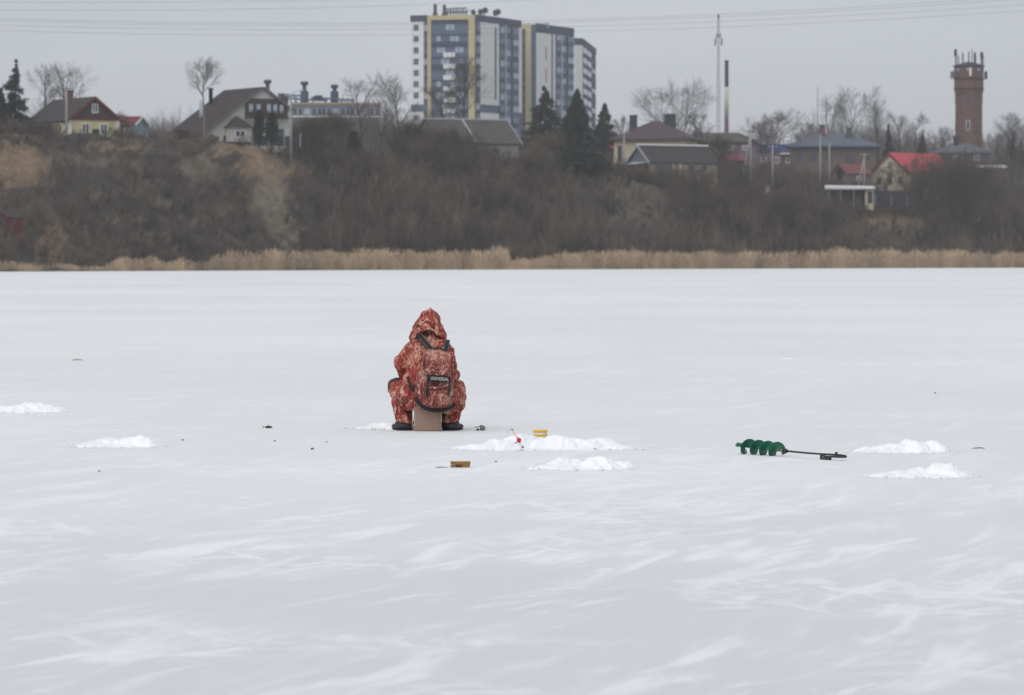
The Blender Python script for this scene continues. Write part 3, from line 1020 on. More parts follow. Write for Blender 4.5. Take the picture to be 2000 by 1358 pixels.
box('porch_roof', STEEL, (3.6, 2.6, .16), ph, (0, -.1, 1.25), (R(9), 0, 0))
# crimson roof beside the cream house
o = W(1180, 300, 668)
q = gable_house('crimson_roof_house', 'house with a crimson roof half hidden behind the dark spruce', 'house', o, R(-65), 3.2, 3.2, .9, .9, 2.2, 8, BROWNW, MAGENTA, None, None, .4)
window(q, 3.25, 3, .2, .9, .9, R(90))
o = W(1413, 322, 655)
q = gable_house('pink_roof_shed', 'small shed with faded pink roof behind bare twigs', 'shed', o, R(-60), 2.0, 2.0, .7, .7, 1.7, 3.2, BROWNW, MAGENTA, None, None, .3)
box('door', DARKM, (.9, .1, 1.5), q, (2.05, 1.5, 0), (0, 0, R(90)))
# grey low roofs behind
o = W(1400, 300, 760)
q = hip_house('grey_storage_hall', 'low grey storage hall with rounded roof below the striped chimney', 'hall', o, 0, 15, 8, 2.2, 1.9, 9, PINKISH, ROOF_G, .5)
for k in range(5):
    window(q, -5.5 + k * 2.7, -4.05, 1.0, 1.1, .9)
# long blue building
o = W(1478, 322, 770)
q = thing('blue_hall', 'long low hall with a blue band along its eave', 'hall', o, R(2))
box('wall', PINKISH, (13.5, 8, 5.0), q, (6.6, 4, .2))
box('eave_band', BLUE, (14, 8.4, 1.35), q, (6.7, 4, 3.4))
box('awning', WHITE, (4.2, 1.2, .25), q, (6.8, -.7, 2.2))
for k in range(5):
    window(q, 1.3 + k * 2.6, -.07, .9, 1.3, 1.2, 0, WHITE, HGLASS)
# brick house with blue-grey hipped roof
Y = 720
o = W(1628, 342, Y)
i_ = hip_house('brick_house', 'tan brick house with blue grey hipped roof and arched windows', 'house', o, R(-6), 16.0, 10, 5.3, 2.4, 6.0, BRICK2, ROOF_BL, .9, SLATE)
chimney(i_, BRICK, -2.1, -.5, 6.6, 1.1, 1.0, 2.6)
chimney(i_, mat('green_grey_render', lin(86, 98, 100, .8)), 2.9, -1.8, 6.0, 1.1, 1.0, 2.6)
def arched(parent, x, y, z, w, h):
    n = 9
    pts = [(-w / 2, 0), (w / 2, 0)] + [(w / 2 * math.cos(a), h - w / 2 + w / 2 * math.sin(a)) for a in np.linspace(0, math.pi, n)]
    vs = [(x + p[0], y, z + p[1]) for p in pts] + [(x + p[0], y + .16, z + p[1]) for p in pts]
    k = len(pts)
    fr_ = poly('window', vs, [tuple(range(k)), tuple(range(k, 2 * k))[::-1]] + [(i, (i + 1) % k, (i + 1) % k + k, i + k) for i in range(k)], HGLASS, parent)
    box('mullion', BRICK2, (.08, .08, h * .9), fr_, (x, y - .03, z + h / 2))
for x, z, w, h in ((-6.2, 2.6, 1.0, 1.9), (-3.6, 2.6, 1.0, 1.9), (-.9, 2.4, 1.0, 2.2), (3.1, 1.0, 1.5, 3.0), (6.2, 2.7, 1.2, 2.1)):
    arched(i_, x, -5.1, z, w, h)
# red roofed cream house
Y = 690
o = W(1738, 366, Y)
j = gable_house('red_roof_house', 'cream house with a bright red metal roof', 'house', o, R(-44), 4.3, 4.3, 2.5, 2.5, 6.1, 13.6, CREAM, ROOF_R, None, mat('red_brown_edge', lin(120, 60, 58, .7)), .45)
window(j, .1, -.1, 3.9, 1.15, 1.5)
for x in (-2.4, 0, 2.4):
    window(j, x, -.08, 1.2, 1.0, 1.2, 0, BROWNW, HGLASS)
for y in (2.5, 5.5):
    window(j, 4.35, y, 1.2, 1.1, 1.2, R(90))
sn = slab('snow_guard', (4.7, -.3, 2.42), (4.7, 13.8, 2.42), (4.45, 13.8, 2.63), (4.45, -.3, 2.63), .06, RBARGE, j)
# annexe with red roof behind twigs
o = W(1640, 352, 690)
q = gable_house('red_roof_annexe', 'small low house with dull red roof under the brick house', 'house', o, R(-62), 2.6, 2.6, 1.1, 1.1, 2.8, 5.0, PINKISH, mat('dull_red_roof', lin(132, 78, 80, .7)), None, None, .3)
window(q, 2.65, 2.4, .3, 1.0, .8, R(90))
# shed with flat pale roof
Y = 655
o = W(1618, 400, Y)
k_ = thing('flat_roof_shed', 'open fronted shed with flat pale roof and cream end', 'shed', o, R(-8))
box('roof', WHITE, (8.4, 4.4, .5), k_, (3.6, 1.8, 3.0), (0, R(1.2), 0))
box('fascia', STEEL, (8.45, .1, .22), k_, (3.6, -.46, 2.66))
box('end_wall', CREAM, (1.35, 3.6, 3.8), k_, (6.9, 1.9, 1.0))
box('back_wall', DARKM, (7.0, .2, 3.8), k_, (2.8, 3.6, 1.0))
for x in (0, 2.1, 4.3):
    box('post', CONC, (.18, .18, 3.6), k_, (x, .1, .9))
box('door', DARKM, (.75, .1, 1.9), k_, (7.05, .06, 1.2))
# yard fence right of the shed
q = thing('plank_fence', 'dark plank fence between the shed and the red roofed house', 'fence', W(1710, 398, 662), R(-3))
for n_ in range(26):
    box('board', DFENCE, (.3, .05, 2.6 + .1 * (n_ % 2)), q, (n_ * .32, 0, .9))
for n_ in range(4):
    box('post', CONC, (.16, .16, 2.0), q, (n_ * 2.7, -.16, .6))
# grey-blue roofed house under the water tower
o = W(1876, 318, 745)
q = hip_house('grey_roof_house', 'house with pale grey roof at the foot of the water tower', 'house', o, R(10), 9, 8, 1.9, 1.9, 3.0, PINKISH, ROOF_BL, .6)
chimney(q, DARKM, -1.2, -1, 3.2, .9, .9, 1.8)
window(q, -2, -4.05, .9, 1.1, 1.1)
window(q, 2, -4.05, .9, 1.1, 1.1)
# white low shed far right
o = W(1915, 336, 690)
q = thing('pale_roof_shed', 'low shed with narrow pale roof near the frame edge', 'shed', o, R(4))
box('roof', WHITE, (4.8, 3, .35), q, (2.4, 1.5, 1.0), (R(4), 0, 0))
box('wall', PINKISH, (4.4, 2.6, 3.4), q, (2.4, 1.6, -.9))
box('door', DARKM, (1.0, .1, 1.8), q, (1.2, .26, -.2))
# boathouse opening in the bank
o = W(583, 474, 525)
q = thing('dugout_store', 'dark dugout store in the bank with pale plank screen', 'shed', o, R(3))
box('opening', mat('opening_shade', lin(40, 46, 66, .8)), (3.0, 2.5, 2.4), q, (0, 1.2, .4))  # solid dark box, the shade inside the opening painted as its colour
box('lintel', BROWNW, (3.6, .5, .3), q, (0, -.2, 1.75))
for n_ in range(7):
    box('plank', OAK, (.28, .07, 2.1 + .1 * (n_ % 3)), q, (1.75 + n_ * .32, -.05, .55))

# water tower
Y = 800
o = W(1892, 292, Y)
wt = thing('water_tower', 'brick water tower crowned with antennas', 'water tower', o, R(22.5 - 10))
wt.scale = (1.08, 1.08, 1)
def z_(py): return W(1892, py, Y).z - o.z
def octa(name, prof, m, parent): return lathe(name, prof, m, parent, None, None, 8, smooth=False)
octa('shaft', [(2.8, -5), (2.72, z_(188)), (2.98, z_(176)), (2.98, z_(154))], BRICK, wt)
octa('cornice', [(3.06, z_(156)), (3.12, z_(155)), (3.12, z_(153)), (3.0, z_(152.5))], mat('dark_brick', lin(96, 70, 66, .6)), wt)
octa('tank_storey', [(2.98, z_(152.4)), (2.98, z_(130))], BRICK, wt)
octa('brick_band', [(3.0, z_(176)), (3.08, z_(175.5)), (3.08, z_(173)), (3.0, z_(172.5))], MATS['dark_brick'], wt)
octa('roof', [(3.3, z_(130.2)), (3.3, z_(129)), (.9, z_(122)), (.2, z_(121))], DARKM, wt)
for k in range(8):
    a = R(45 * k + 22.5)
    ca, sa = math.cos(a), math.sin(a)
    r = 2.98 * math.cos(R(22.5))
    window(wt, r * ca, r * sa, z_(137), .9, .7, a + R(90), BRICK2, GLASS_L, cross=False)
    if k % 2 == 1:
        r = 2.76 * math.cos(R(22.5))
        for py in (246, 194):
            window(wt, r * ca, r * sa, z_(py), .75, 2.1, a + R(90), WHITE if py > 200 else BRICK2, HGLASS, cross=False)
rr = random.Random(5)
for k, (ang, py) in enumerate(((200, 98), (215, 110), (240, 106), (262, 104), (275, 97), (290, 108), (320, 104), (340, 108), (20, 106), (60, 102), (110, 100), (150, 104))):
    a = R(ang - 12)
    x, y = 2.75 * math.cos(a), 2.75 * math.sin(a)
    box('antenna', DARKM, (.2 if k % 2 else .11, .12, z_(py) - z_(129)), wt, (x, y, (z_(py) + z_(129)) / 2))
    if k % 3 == 0:
        box('antenna_panel', DARKM, (.5, .22, 1.5), wt, (x * 1.05, y * 1.05, z_(py + 6)), (0, 0, a))
for ang in (175, 200, 350, 15):
    a = R(ang - 12)
    x, y = 3.4 * math.cos(a), 3.4 * math.sin(a)
    box('antenna_panel', DARKM, (.26, .18, 1.6), wt, (x, y, z_(147)), (0, 0, a))
    box('bracket', DARKM, (.6, .1, .1), wt, (x * .93, y * .93, z_(145)), (0, 0, a))
box('white_antenna_panel', WHITE, (.4, .25, 1.7), wt, (3.1 * math.cos(R(-104)), 3.1 * math.sin(R(-104)), z_(142)), (0, 0, R(-14)))

# striped flue stack and lattice mast
Y = 1200
o = W(1419, 300, Y)
st = thing('striped_chimney', 'tall chimney stack banded purple brown and cream', 'chimney', (o.x, Y, 20), 0)
PUR = mat('purple_brown_paint', lin(98, 68, 80, .8), var=.08)
CRM = mat('cream_paint', lin(200, 192, 178, .95), var=.08)
def zz(py): return W(1419, py, Y).z - 20
rad = .62
lathe('lower_band', [(.8, -2), (.68, zz(232))], PUR, st, None, None, 14)
lathe('cream_band', [(.68, zz(232) + .01), (.63, zz(170))], CRM, st, None, None, 14)
lathe('upper_band', [(.63, zz(170) + .01), (.6, zz(121)), (.75, zz(120)), (.75, zz(118))], PUR, st, None, None, 14)
Y = 1150
o = W(1403, 262, Y)
mt = thing('lattice_mast', 'tall thin grey lattice mast with red tip', 'mast', (o.x, Y, 20), 0)
def zz(py): return W(1403, py, Y).z - 20
zt_, n_ = zz(30), 30
P0, P1 = [], []
for k in range(n_):
    z0, z1 = zt_ * k / n_, zt_ * (k + 1) / n_
    w0, w1 = .55 - .3 * k / n_, .55 - .3 * (k + 1) / n_
    cs = [(1, 1), (-1, 1), (-1, -1), (1, -1)]
    for q in range(4):
        a, b = cs[q], cs[(q + 1) % 4]
        P0.append((a[0] * w0, a[1] * w0, z0)); P1.append((a[0] * w1, a[1] * w1, z1))
        P0.append((a[0] * w0, a[1] * w0, z0)); P1.append((b[0] * w1, b[1] * w1, z1))
V_, F_ = tubes_np(P0, P1, [.05] * len(P0), [.05] * len(P0), 4)
add_mesh('lattice', np_mesh('lattice', V_, F_), mat('mast_grey', lin(140, 138, 146, .75)), mt)
for s_ in (-1, 1):
    box('antenna_panel', DARKM, (.4, .3, 2.2), mt, (s_ * .95, -.3, zz(82)))
    box('antenna_panel', DARKM, (.3, .3, 1.4), mt, (s_ * .5, -.5, zz(70)))
box('red_tip', RBARGE, (.5, .5, 1.2), mt, (0, 0, zz(32)))
thin = thing('radio_mast', 'very thin radio mast above the bare trees by the brick house', 'mast', W(1597, 300, 900), 0)
lathe('pole', [(.16, -4), (.07, W(1597, 170, 900).z - W(1597, 300, 900).z)], MATS['mast_grey'], thin, None, None, 6)
for py in (178, 196):
    box('crossarm', MATS['mast_grey'], (.9, .06, .06), thin, (0, 0, W(1597, py, 900).z - W(1597, 300, 900).z))

# utility poles
def pole(px, py_top, py_base, Y, label, arm=0, strut=False, lamp=False):
    o = W(px, py_base, Y)
    h = W(px, py_top, Y).z - o.z
    p = thing('utility_pole', label, 'utility pole', o, 0, 'concrete utility poles in the village')
    lathe('shaft', [(.2, -2), (.13, h)], CONC, p, None, None, 8)
    for k in range(arm):
        a = box('crossarm', DARKM, (1.5, .1, .1), p, (0, -.12, h - .35 - k * .6))
        for s_ in (-.65, -.2, .2, .65):
            box('insulator', WHITE, (.09, .09, .2), a, (s_, 0, .15))
    if strut:
        path_tube('strut', [(-1.3, 0, -1), (-.1, 0, h * .8)], .12, CONC, p)
    if lamp:
        path_tube('lamp_arm', [(0, 0, h - .2), (.5, -.2, h + .3), (1.3, -.5, h + .45)], .05, STEEL, p, 6)
        box('lamp_head', STEEL, (.5, .25, .14), p, (1.5, -.55, h + .43), (0, R(-8), R(-20)))
    return p
pole(130, 168, 278, 532, 'concrete pole in front of the yellow house', 1)
pole(568, 184, 288, 534, 'concrete pole with lamp arm at the corner of the white house', 1, lamp=True)
pole(1219, 258, 325, 612, 'concrete pole in front of the cream house corner', 1)
pole(1466, 252, 332, 630, 'braced concrete pole beside the low cottage', 1, strut=True)
pole(1509, 284, 340, 632, 'short concrete pole below the blue banded hall', 1)
pole(1602, 262, 350, 668, 'concrete pole in front of the brick house windows', 0)
pole(1620, 280, 345, 672, 'slim concrete pole closest to the dull red roof', 0)
pole(1688, 300, 362, 668, 'braced concrete pole between brick house and red roofed house', 1, strut=True)
pole(1879, 284, 330, 690, 'concrete pole below the water tower', 1)
gp = thing('marker_post', 'thin grey post standing on the bank below the yellow house', 'post', W(278, 458, 490), 0)
lathe('shaft', [(.07, -2), (.05, 4.2)], ROOF_G, gp, None, None, 8)
box('sign_plate', DFENCE, (.5, .05, .4), gp, (0, -.09, .2))
rs = gable_house('red_shed', 'dull red shed half hidden in shrubs at the picture edge', 'shed', W(4, 452, 474), R(-40), 1.1, 1.1, 1.7, 1.7, 2.3, 2.6, mat('dull_red_boards', lin(112, 50, 56, .7)), ROOF_D, None, None, .2)
box('door', DARKM, (.7, .08, 1.4), rs, (0, -.05, .7))

# power lines over the lake edge: each conductor hangs between pylons outside the frame
WIRE = mat('wire_grey', lin(110, 114, 122, .8), var=.05)
Yw = 452
def wire(label, y0, xm, k, rad=.014):
    pts = []
    for px in np.linspace(-700, 2900, 61):
        pts.append(W(px, y0 - k * ((px - xm) / 1000) ** 2, Yw))
    o = path_tube('power_line', pts, rad, WIRE, n=5)
    return tag(o, label, 'power line', 'power lines across the sky')
wire('topmost sagging power line, touching the upper picture edge', 5, 100, 14)
wire('power line second from the top, above the towers on its way up', 20.5, 200, 29)
wire('power line hanging third from the top above the bank', 46, 600, 27.5)
wire('power line hanging fourth from the top, just under its twin', 50, 600, 26.5, .015)
wire('power line hanging fifth from the top, second lowest', 58.5, 600, 25)
wire('lowest of the power lines, crossing the upper tower storeys', 69, 600, 24.3)

# ------------------------------------------------------------------ bare trees
BARK = mat('grey_brown_bark', (0.060, 0.052, 0.047, 1), var=.25, scale=1.5)
BARK_L = mat('pale_bark', (0.15, 0.135, 0.12, 1), var=.25, scale=1.5)
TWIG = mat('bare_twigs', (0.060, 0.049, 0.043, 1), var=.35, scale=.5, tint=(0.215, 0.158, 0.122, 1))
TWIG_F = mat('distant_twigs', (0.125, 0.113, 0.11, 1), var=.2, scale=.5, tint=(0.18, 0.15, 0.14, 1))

def tint_attr(me, vals):
    a = me.attributes.new('tint', 'FLOAT', 'POINT')
    a.data.foreach_set('value', np.ascontiguousarray(vals, np.float32))

def bare_tree(px, py_top, Y, label, width_px=60, base_py=None, multi=1, bark=None, twig=None, seed=0, clear=.3, rad=None, lean=0.0, name='bare_tree', dens=1.0, tintv=.2):
    x = xat(px, Y)
    zb = ground_at(x, Y) - .2 if base_py is None else W(px, base_py, Y).z
    h = W(px, py_top, Y).z - zb
    wid = width_px * Y / FPX / 2
    root = thing(name, label, 'tree', (x, Y, zb), 0, 'bare trees')
    rnd = random.Random(seed * 31 + int(px))
    T, C = [], []
    twmin = .0082 * Y / 550
    def rv(s):
        return Vector((rnd.gauss(0, s), rnd.gauss(0, s), rnd.gauss(0, s)))
    def branch(p, d, length, r, lvl):
        n = 4 if lvl < 2 else 2
        pts = [p.copy()]
        dd = d.normalized()
        for i in range(n):
            dd = (dd + rv(.055 + .03 * lvl) + Vector((0, 0, (.02, .11, .06, .03, .0)[lvl]))).normalized()
            p = p + dd * (length / n)
            pts.append(p.copy())
        rs = [max(twmin, r * (1 - .75 * i / n)) for i in range(n + 1)]
        dst = T if lvl < 2 else C
        for i in range(n):
            dst.append((pts[i], pts[i + 1], rs[i], rs[i + 1]))
        if lvl >= 3:
            for q in pts[1:]:
                for _ in range(2):
                    C.append((q, q + (dd + rv(.42)).normalized() * length * rnd.uniform(.35, .8), twmin, twmin * .6))
            return
        nb = [int(10 * dens) + 3, int(6 * dens) + 1, 5][lvl]
        for k in range(nb):
            f = (clear + (1 - clear) * (k + rnd.random() * .8) / nb) if lvl == 0 else .2 + .8 * (k + rnd.random()) / nb
            f = min(f, .99)
            i = min(int(f * n), n - 1)
            q = pts[i].lerp(pts[i + 1], f * n - i)
            a = rnd.random() * 6.283
            ax = (pts[i + 1] - pts[i]).normalized()
            side = ax.orthogonal().normalized()
            side.rotate(Matrix.Rotation(a, 3, ax))
            if lvl == 0:
                ln = wid * (1.15 - .55 * abs(f - .62)) * rnd.uniform(.75, 1.2)
                nd = ax * .75 + side * rnd.uniform(.6, 1.0)
                ln = min(ln * 1.25, h * (1 - f) * 1.2 + h * .12)
            else:
                ln = length * rnd.uniform(.42, .66) * (1.2 - .5 * f)
                nd = ax * .9 + side * rnd.uniform(.4, .75)
            branch(q, nd, ln, max(twmin, rs[i] * (.5 if lvl == 0 else .55)), lvl + 1)
    r0 = rad or h * .014 + .05
    for m_ in range(multi):
        a = m_ * 2.4 + rnd.random()
        sp = 0 if multi == 1 else .16 + .14 * rnd.random()
        d = Vector((lean + math.cos(a) * sp, math.sin(a) * sp * .6, 1))
        branch(Vector((math.cos(a), math.sin(a), 0)) * (.25 if multi > 1 else 0), d, h * (.86 if multi == 1 else rnd.uniform(.7, .92)), r0 * (1 if multi == 1 else .7), 0)
    for nm, lst, m_, ns in (('trunk', T, bark or BARK, 6), ('crown', C, twig or TWIG, 3)):
        V_, F_ = tubes_np([s[0] for s in lst], [s[1] for s in lst], [s[2] for s in lst], [s[3] for s in lst], ns)
        me_ = np_mesh(nm, V_, F_)
        tint_attr(me_, np.full(len(V_), tintv))
        add_mesh(nm, me_, m_, root)
    return root

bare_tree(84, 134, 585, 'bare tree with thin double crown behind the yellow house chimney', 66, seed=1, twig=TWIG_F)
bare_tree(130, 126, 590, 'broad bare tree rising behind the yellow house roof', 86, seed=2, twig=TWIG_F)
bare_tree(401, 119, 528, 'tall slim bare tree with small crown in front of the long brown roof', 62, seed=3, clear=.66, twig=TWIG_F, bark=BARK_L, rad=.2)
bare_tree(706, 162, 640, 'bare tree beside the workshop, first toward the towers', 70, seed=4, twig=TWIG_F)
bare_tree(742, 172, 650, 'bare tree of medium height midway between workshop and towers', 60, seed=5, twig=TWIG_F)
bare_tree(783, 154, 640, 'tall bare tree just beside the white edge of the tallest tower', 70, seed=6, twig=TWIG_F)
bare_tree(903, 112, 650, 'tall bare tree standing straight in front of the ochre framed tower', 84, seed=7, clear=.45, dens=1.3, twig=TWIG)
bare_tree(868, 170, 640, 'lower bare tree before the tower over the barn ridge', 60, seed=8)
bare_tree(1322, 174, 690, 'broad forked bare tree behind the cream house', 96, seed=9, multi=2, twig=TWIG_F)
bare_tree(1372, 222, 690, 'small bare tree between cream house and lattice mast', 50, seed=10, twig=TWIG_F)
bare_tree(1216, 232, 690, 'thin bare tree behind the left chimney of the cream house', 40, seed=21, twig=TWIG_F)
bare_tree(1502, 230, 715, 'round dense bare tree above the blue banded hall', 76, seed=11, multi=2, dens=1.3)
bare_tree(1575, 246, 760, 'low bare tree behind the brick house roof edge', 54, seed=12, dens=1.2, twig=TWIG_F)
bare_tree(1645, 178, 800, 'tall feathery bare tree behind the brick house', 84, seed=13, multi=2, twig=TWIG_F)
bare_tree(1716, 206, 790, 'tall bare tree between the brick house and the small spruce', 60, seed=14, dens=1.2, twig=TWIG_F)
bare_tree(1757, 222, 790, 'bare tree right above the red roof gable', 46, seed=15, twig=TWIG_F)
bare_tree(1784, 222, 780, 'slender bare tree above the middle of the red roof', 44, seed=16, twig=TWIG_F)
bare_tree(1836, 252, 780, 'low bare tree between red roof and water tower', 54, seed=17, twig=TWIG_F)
bare_tree(1982, 232, 720, 'dense dark bare tree beyond the water tower', 70, seed=18, multi=2, dens=1.4)
bare_tree(1948, 262, 740, 'small bare tree next to the water tower foot', 44, seed=19, twig=TWIG_F)
bare_tree(1883, 322, 642, 'large many stemmed bare willow at the lake shore', 150, seed=20, multi=6, clear=.4, dens=1.2, rad=.22, base_py=500)
bare_tree(1800, 338, 644, 'leaning bare willow beside the many stemmed one', 90, seed=22, multi=4, clear=.45, rad=.15, base_py=492, lean=-.12)
bare_tree(1812, 312, 668, 'dark twiggy tree in front of the red roof', 70, seed=23, multi=2, dens=1.3)
bare_tree(1733, 330, 676, 'small twiggy tree in front of the cream gable of the red roofed house', 44, seed=24)
bare_tree(1338, 322, 588, 'slim bare tree on the slope under the low cottage', 60, seed=25, multi=2)
bare_tree(1372, 330, 590, 'slim bare tree next to the cottage end wall', 60, seed=26, multi=2)
bare_tree(1452, 300, 604, 'bare tree on the slope by the braced pole', 60, seed=27, multi=2)
bare_tree(1605, 395, 612, 'bare tree on the low slope below the flat roof shed', 70, seed=28, multi=3)
bare_tree(1535, 388, 610, 'bare tree on the low slope below the sandy scrape', 70, seed=29, multi=3)
bare_tree(880, 262, 585, 'bare tree in front of the grey barn roof', 84, seed=30, multi=3, dens=1.3)
bare_tree(800, 252, 585, 'bare tree at the hidden end of the grey barn', 84, seed=31, multi=3, dens=1.3)
bare_tree(1080, 276, 600, 'reddish bare tree between barn and spruce', 80, seed=32, multi=3, dens=1.3, tintv=.7)
bare_tree(1045, 300, 588, 'low reddish bare tree below the barn corner', 70, seed=33, multi=3, dens=1.2, tintv=.6)
bare_tree(1408, 270, 640, 'bare tree over the far end of the low cottage', 54, seed=34, multi=2, dens=1.2)
bare_tree(655, 236, 560, 'dark bare tree in front of the workshop', 74, seed=35, multi=3, dens=1.3)
bare_tree(606, 238, 548, 'dark bare tree just past the white house pole', 64, seed=36, multi=3, dens=1.3)
bare_tree(238, 222, 560, 'small bare tree beside the yellow house corner', 34, seed=37)

# ------------------------------------------------------------------ evergreens
NEEDLE = mat('dark_needles', (0.022, 0.034, 0.030, 1), var=.35, scale=1.2, tint=(0.05, 0.065, 0.05, 1))
def conifer(px, py_top, py_base, Y, width_px, label, seed, gap=0.0, column=False, name='spruce_tree', n_br=240, sparse_low=0.0):
    o = W(px, py_base, Y)
    h = W(px, py_top, Y).z - o.z
    rad = width_px * Y / FPX / 2
    root = thing(name, label, 'tree', o, 0, 'evergreens')
    g = np.random.default_rng(seed)
    lathe('trunk', [(h * .018 + .08, -2), (h * .012 + .04, h * .5), (.03, h * .97)], BARK, root, None, None, 7)
    zs = np.sort(g.uniform(.04, 1, n_br)) if not column else g.uniform(.0, 1, n_br)
    ang = g.uniform(0, 2 * np.pi, n_br)
    if column:
        rz = rad * np.interp(zs, [0, .15, .5, .8, 1], [.8, .85, .8, .5, .06])
    else:
        rz = rad * (1 - zs) ** .95 * g.uniform(.6, 1.15, n_br) + .05
    if gap:
        lump = vnoise(np.stack([zs * 7, ang / 1.6, np.full(n_br, seed)], 1), seed)
        rz = rz * np.clip(.75 + gap * lump * 1.2, .12, 1.35)
        keep = lump > -.55 * (1 / max(gap, .3)) + .25
        zs, ang, rz = zs[keep], ang[keep], rz[keep]
    n = len(zs)
    K = 46
    f = g.uniform(.08, 1, (n, K)) ** .8
    droop = -.28 if not column else .5
    d = np.stack([np.cos(ang), np.sin(ang)], 1)
    bx = d[:, 0:1] * rz[:, None] * f
    by = d[:, 1:2] * rz[:, None] * f
    bz = zs[:, None] * h + droop * rz[:, None] * f + .12 * rz[:, None] * f ** 3
    P = np.stack([bx, by, bz], 2) + g.normal(0, .05 + .025 * rad, (n, K, 3)) * (1.1 - .8 * zs if not column else zs * 0 + .6)[:, None, None]
    # a needle spray is a narrow triangle hanging along the branch
    ln = g.uniform(.25, .55, (n, K, 1)) * (.34 + rad * .12) * ((1.15 - .8 * zs)[:, None, None] if not column else .6)
    dirv = np.stack([np.repeat(d[:, 0:1], K, 1), np.repeat(d[:, 1:2], K, 1), np.full((n, K), -.35 if not column else .9)], 2) + g.normal(0, .45, (n, K, 3))
    dirv /= np.linalg.norm(dirv, axis=2, keepdims=True)
    sd = np.cross(dirv, g.normal(0, 1, (n, K, 3)))
    sd /= np.maximum(np.linalg.norm(sd, axis=2, keepdims=True), 1e-6)
    w = ln * g.uniform(.22, .4, (n, K, 1))
    V_ = np.stack([P - sd * w, P + sd * w, P + dirv * ln * 2], 2).reshape(-1, 3)
    me_ = np_mesh('crown', V_, np.arange(len(V_)).reshape(-1, 3))
    tint_attr(me_, np.repeat(np.clip(g.normal(.35, .3, n * K), 0, 1), 3))
    add_mesh('crown', me_, NEEDLE, root)
    return root
conifer(30, 111, 272, 548, 92, 'ragged dark spruce standing tallest at the picture edge', 1, gap=.9, n_br=260)
conifer(2, 172, 275, 545, 104, 'dense dark evergreen under the ragged spruce', 2, gap=.3)
conifer(-30, 150, 275, 552, 100, 'dark evergreen cut by the picture edge', 3, gap=.4)
conifer(506, 216, 281, 533, 25, 'slightly taller of two clipped dark columnar thujas', 4, column=True, name='thuja', n_br=240)
conifer(531, 220, 281, 533, 29, 'broader of two clipped dark columnar thujas', 5, column=True, name='thuja', n_br=240)
conifer(1063, 168, 292, 640, 112, 'ragged gappy spruce in front of the middle tower', 6, gap=.75, n_br=260)
conifer(1127, 175, 322, 600, 130, 'largest dense dark spruce in front of the farthest tower', 7, gap=.2, n_br=900)
conifer(1181, 202, 284, 668, 80, 'small pointed spruce beside the crimson roof', 8, gap=.2)
conifer(1735, 242, 305, 740, 28, 'small narrow spruce behind the red roof gable', 9, gap=.2, n_br=140)
conifer(1802, 256, 305, 760, 24, 'dim small spruce behind the red roof ridge', 10, gap=.3, n_br=140)
conifer(690, 258, 294, 556, 30, 'low rounded evergreen bush on the crest below the workshop', 12, column=True, name='evergreen_bush', n_br=120)
conifer(1640, 330, 352, 684, 18, 'small dim evergreen bush by the dull red roof', 13, column=True, name='evergreen_bush', n_br=80)

# ------------------------------------------------------------------ thicket, reeds and grass (masses)
def thicket(name, X, Y, Z, H, label, m, ntw, wmul=1.0, tints=None, seed=1, rfac=.5, stems=5):
    g = np.random.default_rng(seed)
    n = len(X)
    base = np.stack([X, Y, Z], 1)
    sd_ = g.normal(0, 1, (n, stems, 3)) * np.array([rfac, rfac, 0])
    sdir = sd_ + np.array([0, 0, 1.0])
    sdir /= np.linalg.norm(sdir, axis=2, keepdims=True)
    sl = H[:, None] * g.uniform(.6, 1.0, (n, stems))
    sb = base[:, None] + g.normal(0, .12, (n, stems, 3)) * np.array([1, 1, 0]) * H[:, None, None]
    def tri(P, D, Ln, Wd):
        s = np.cross(D, g.normal(0, 1, D.shape))
        s /= np.maximum(np.linalg.norm(s, axis=-1, keepdims=True), 1e-6)
        return np.stack([P - s * Wd[..., None] / 2, P + s * Wd[..., None] / 2, P + D * Ln[..., None]], -2)
    T1 = tri(sb, sdir, sl, (.035 + .016 * H[:, None]) * np.ones_like(sl) * wmul)
    k = g.integers(0, stems, (n, ntw))
    f = g.uniform(.12, 1, (n, ntw)) ** .8
    ar = np.arange(n)[:, None]
    P = sb[ar, k] + sdir[ar, k] * (sl[ar, k] * f)[..., None]
    D = sdir[ar, k] * .9 + g.normal(0, .55, (n, ntw, 3)) + np.array([0, 0, .35])
    D /= np.linalg.norm(D, axis=2, keepdims=True)
    Ln = H[:, None] * g.uniform(.14, .4, (n, ntw)) * (1.2 - .6 * f)
    T2 = tri(P, D, Ln, g.uniform(.022, .045, (n, ntw)) * wmul)
    V_ = np.concatenate([T1.reshape(-1, 3), T2.reshape(-1, 3)])
    me_ = np_mesh(name, V_, np.arange(len(V_)).reshape(-1, 3))
    tv = tints if tints is not None else np.clip(g.normal(.25, .22, n), 0, 1)
    tv = np.concatenate([np.repeat(tv * .6, stems * 3), np.repeat(tv, ntw * 3)])
    tint_attr(me_, tv)
    o = add_mesh(name, me_, m)
    return tag(o, label, 'thicket', kind='stuff')

def place(n, u0, u1, t0, t1, seed):
    g = np.random.default_rng(seed)
    u = g.uniform(u0, u1, n)
    t = g.uniform(t0, t1, n)
    Y = shore(u) + t
    return u, t, (u - 1000) / FPX * Y, Y, terrain_z(u, t), g

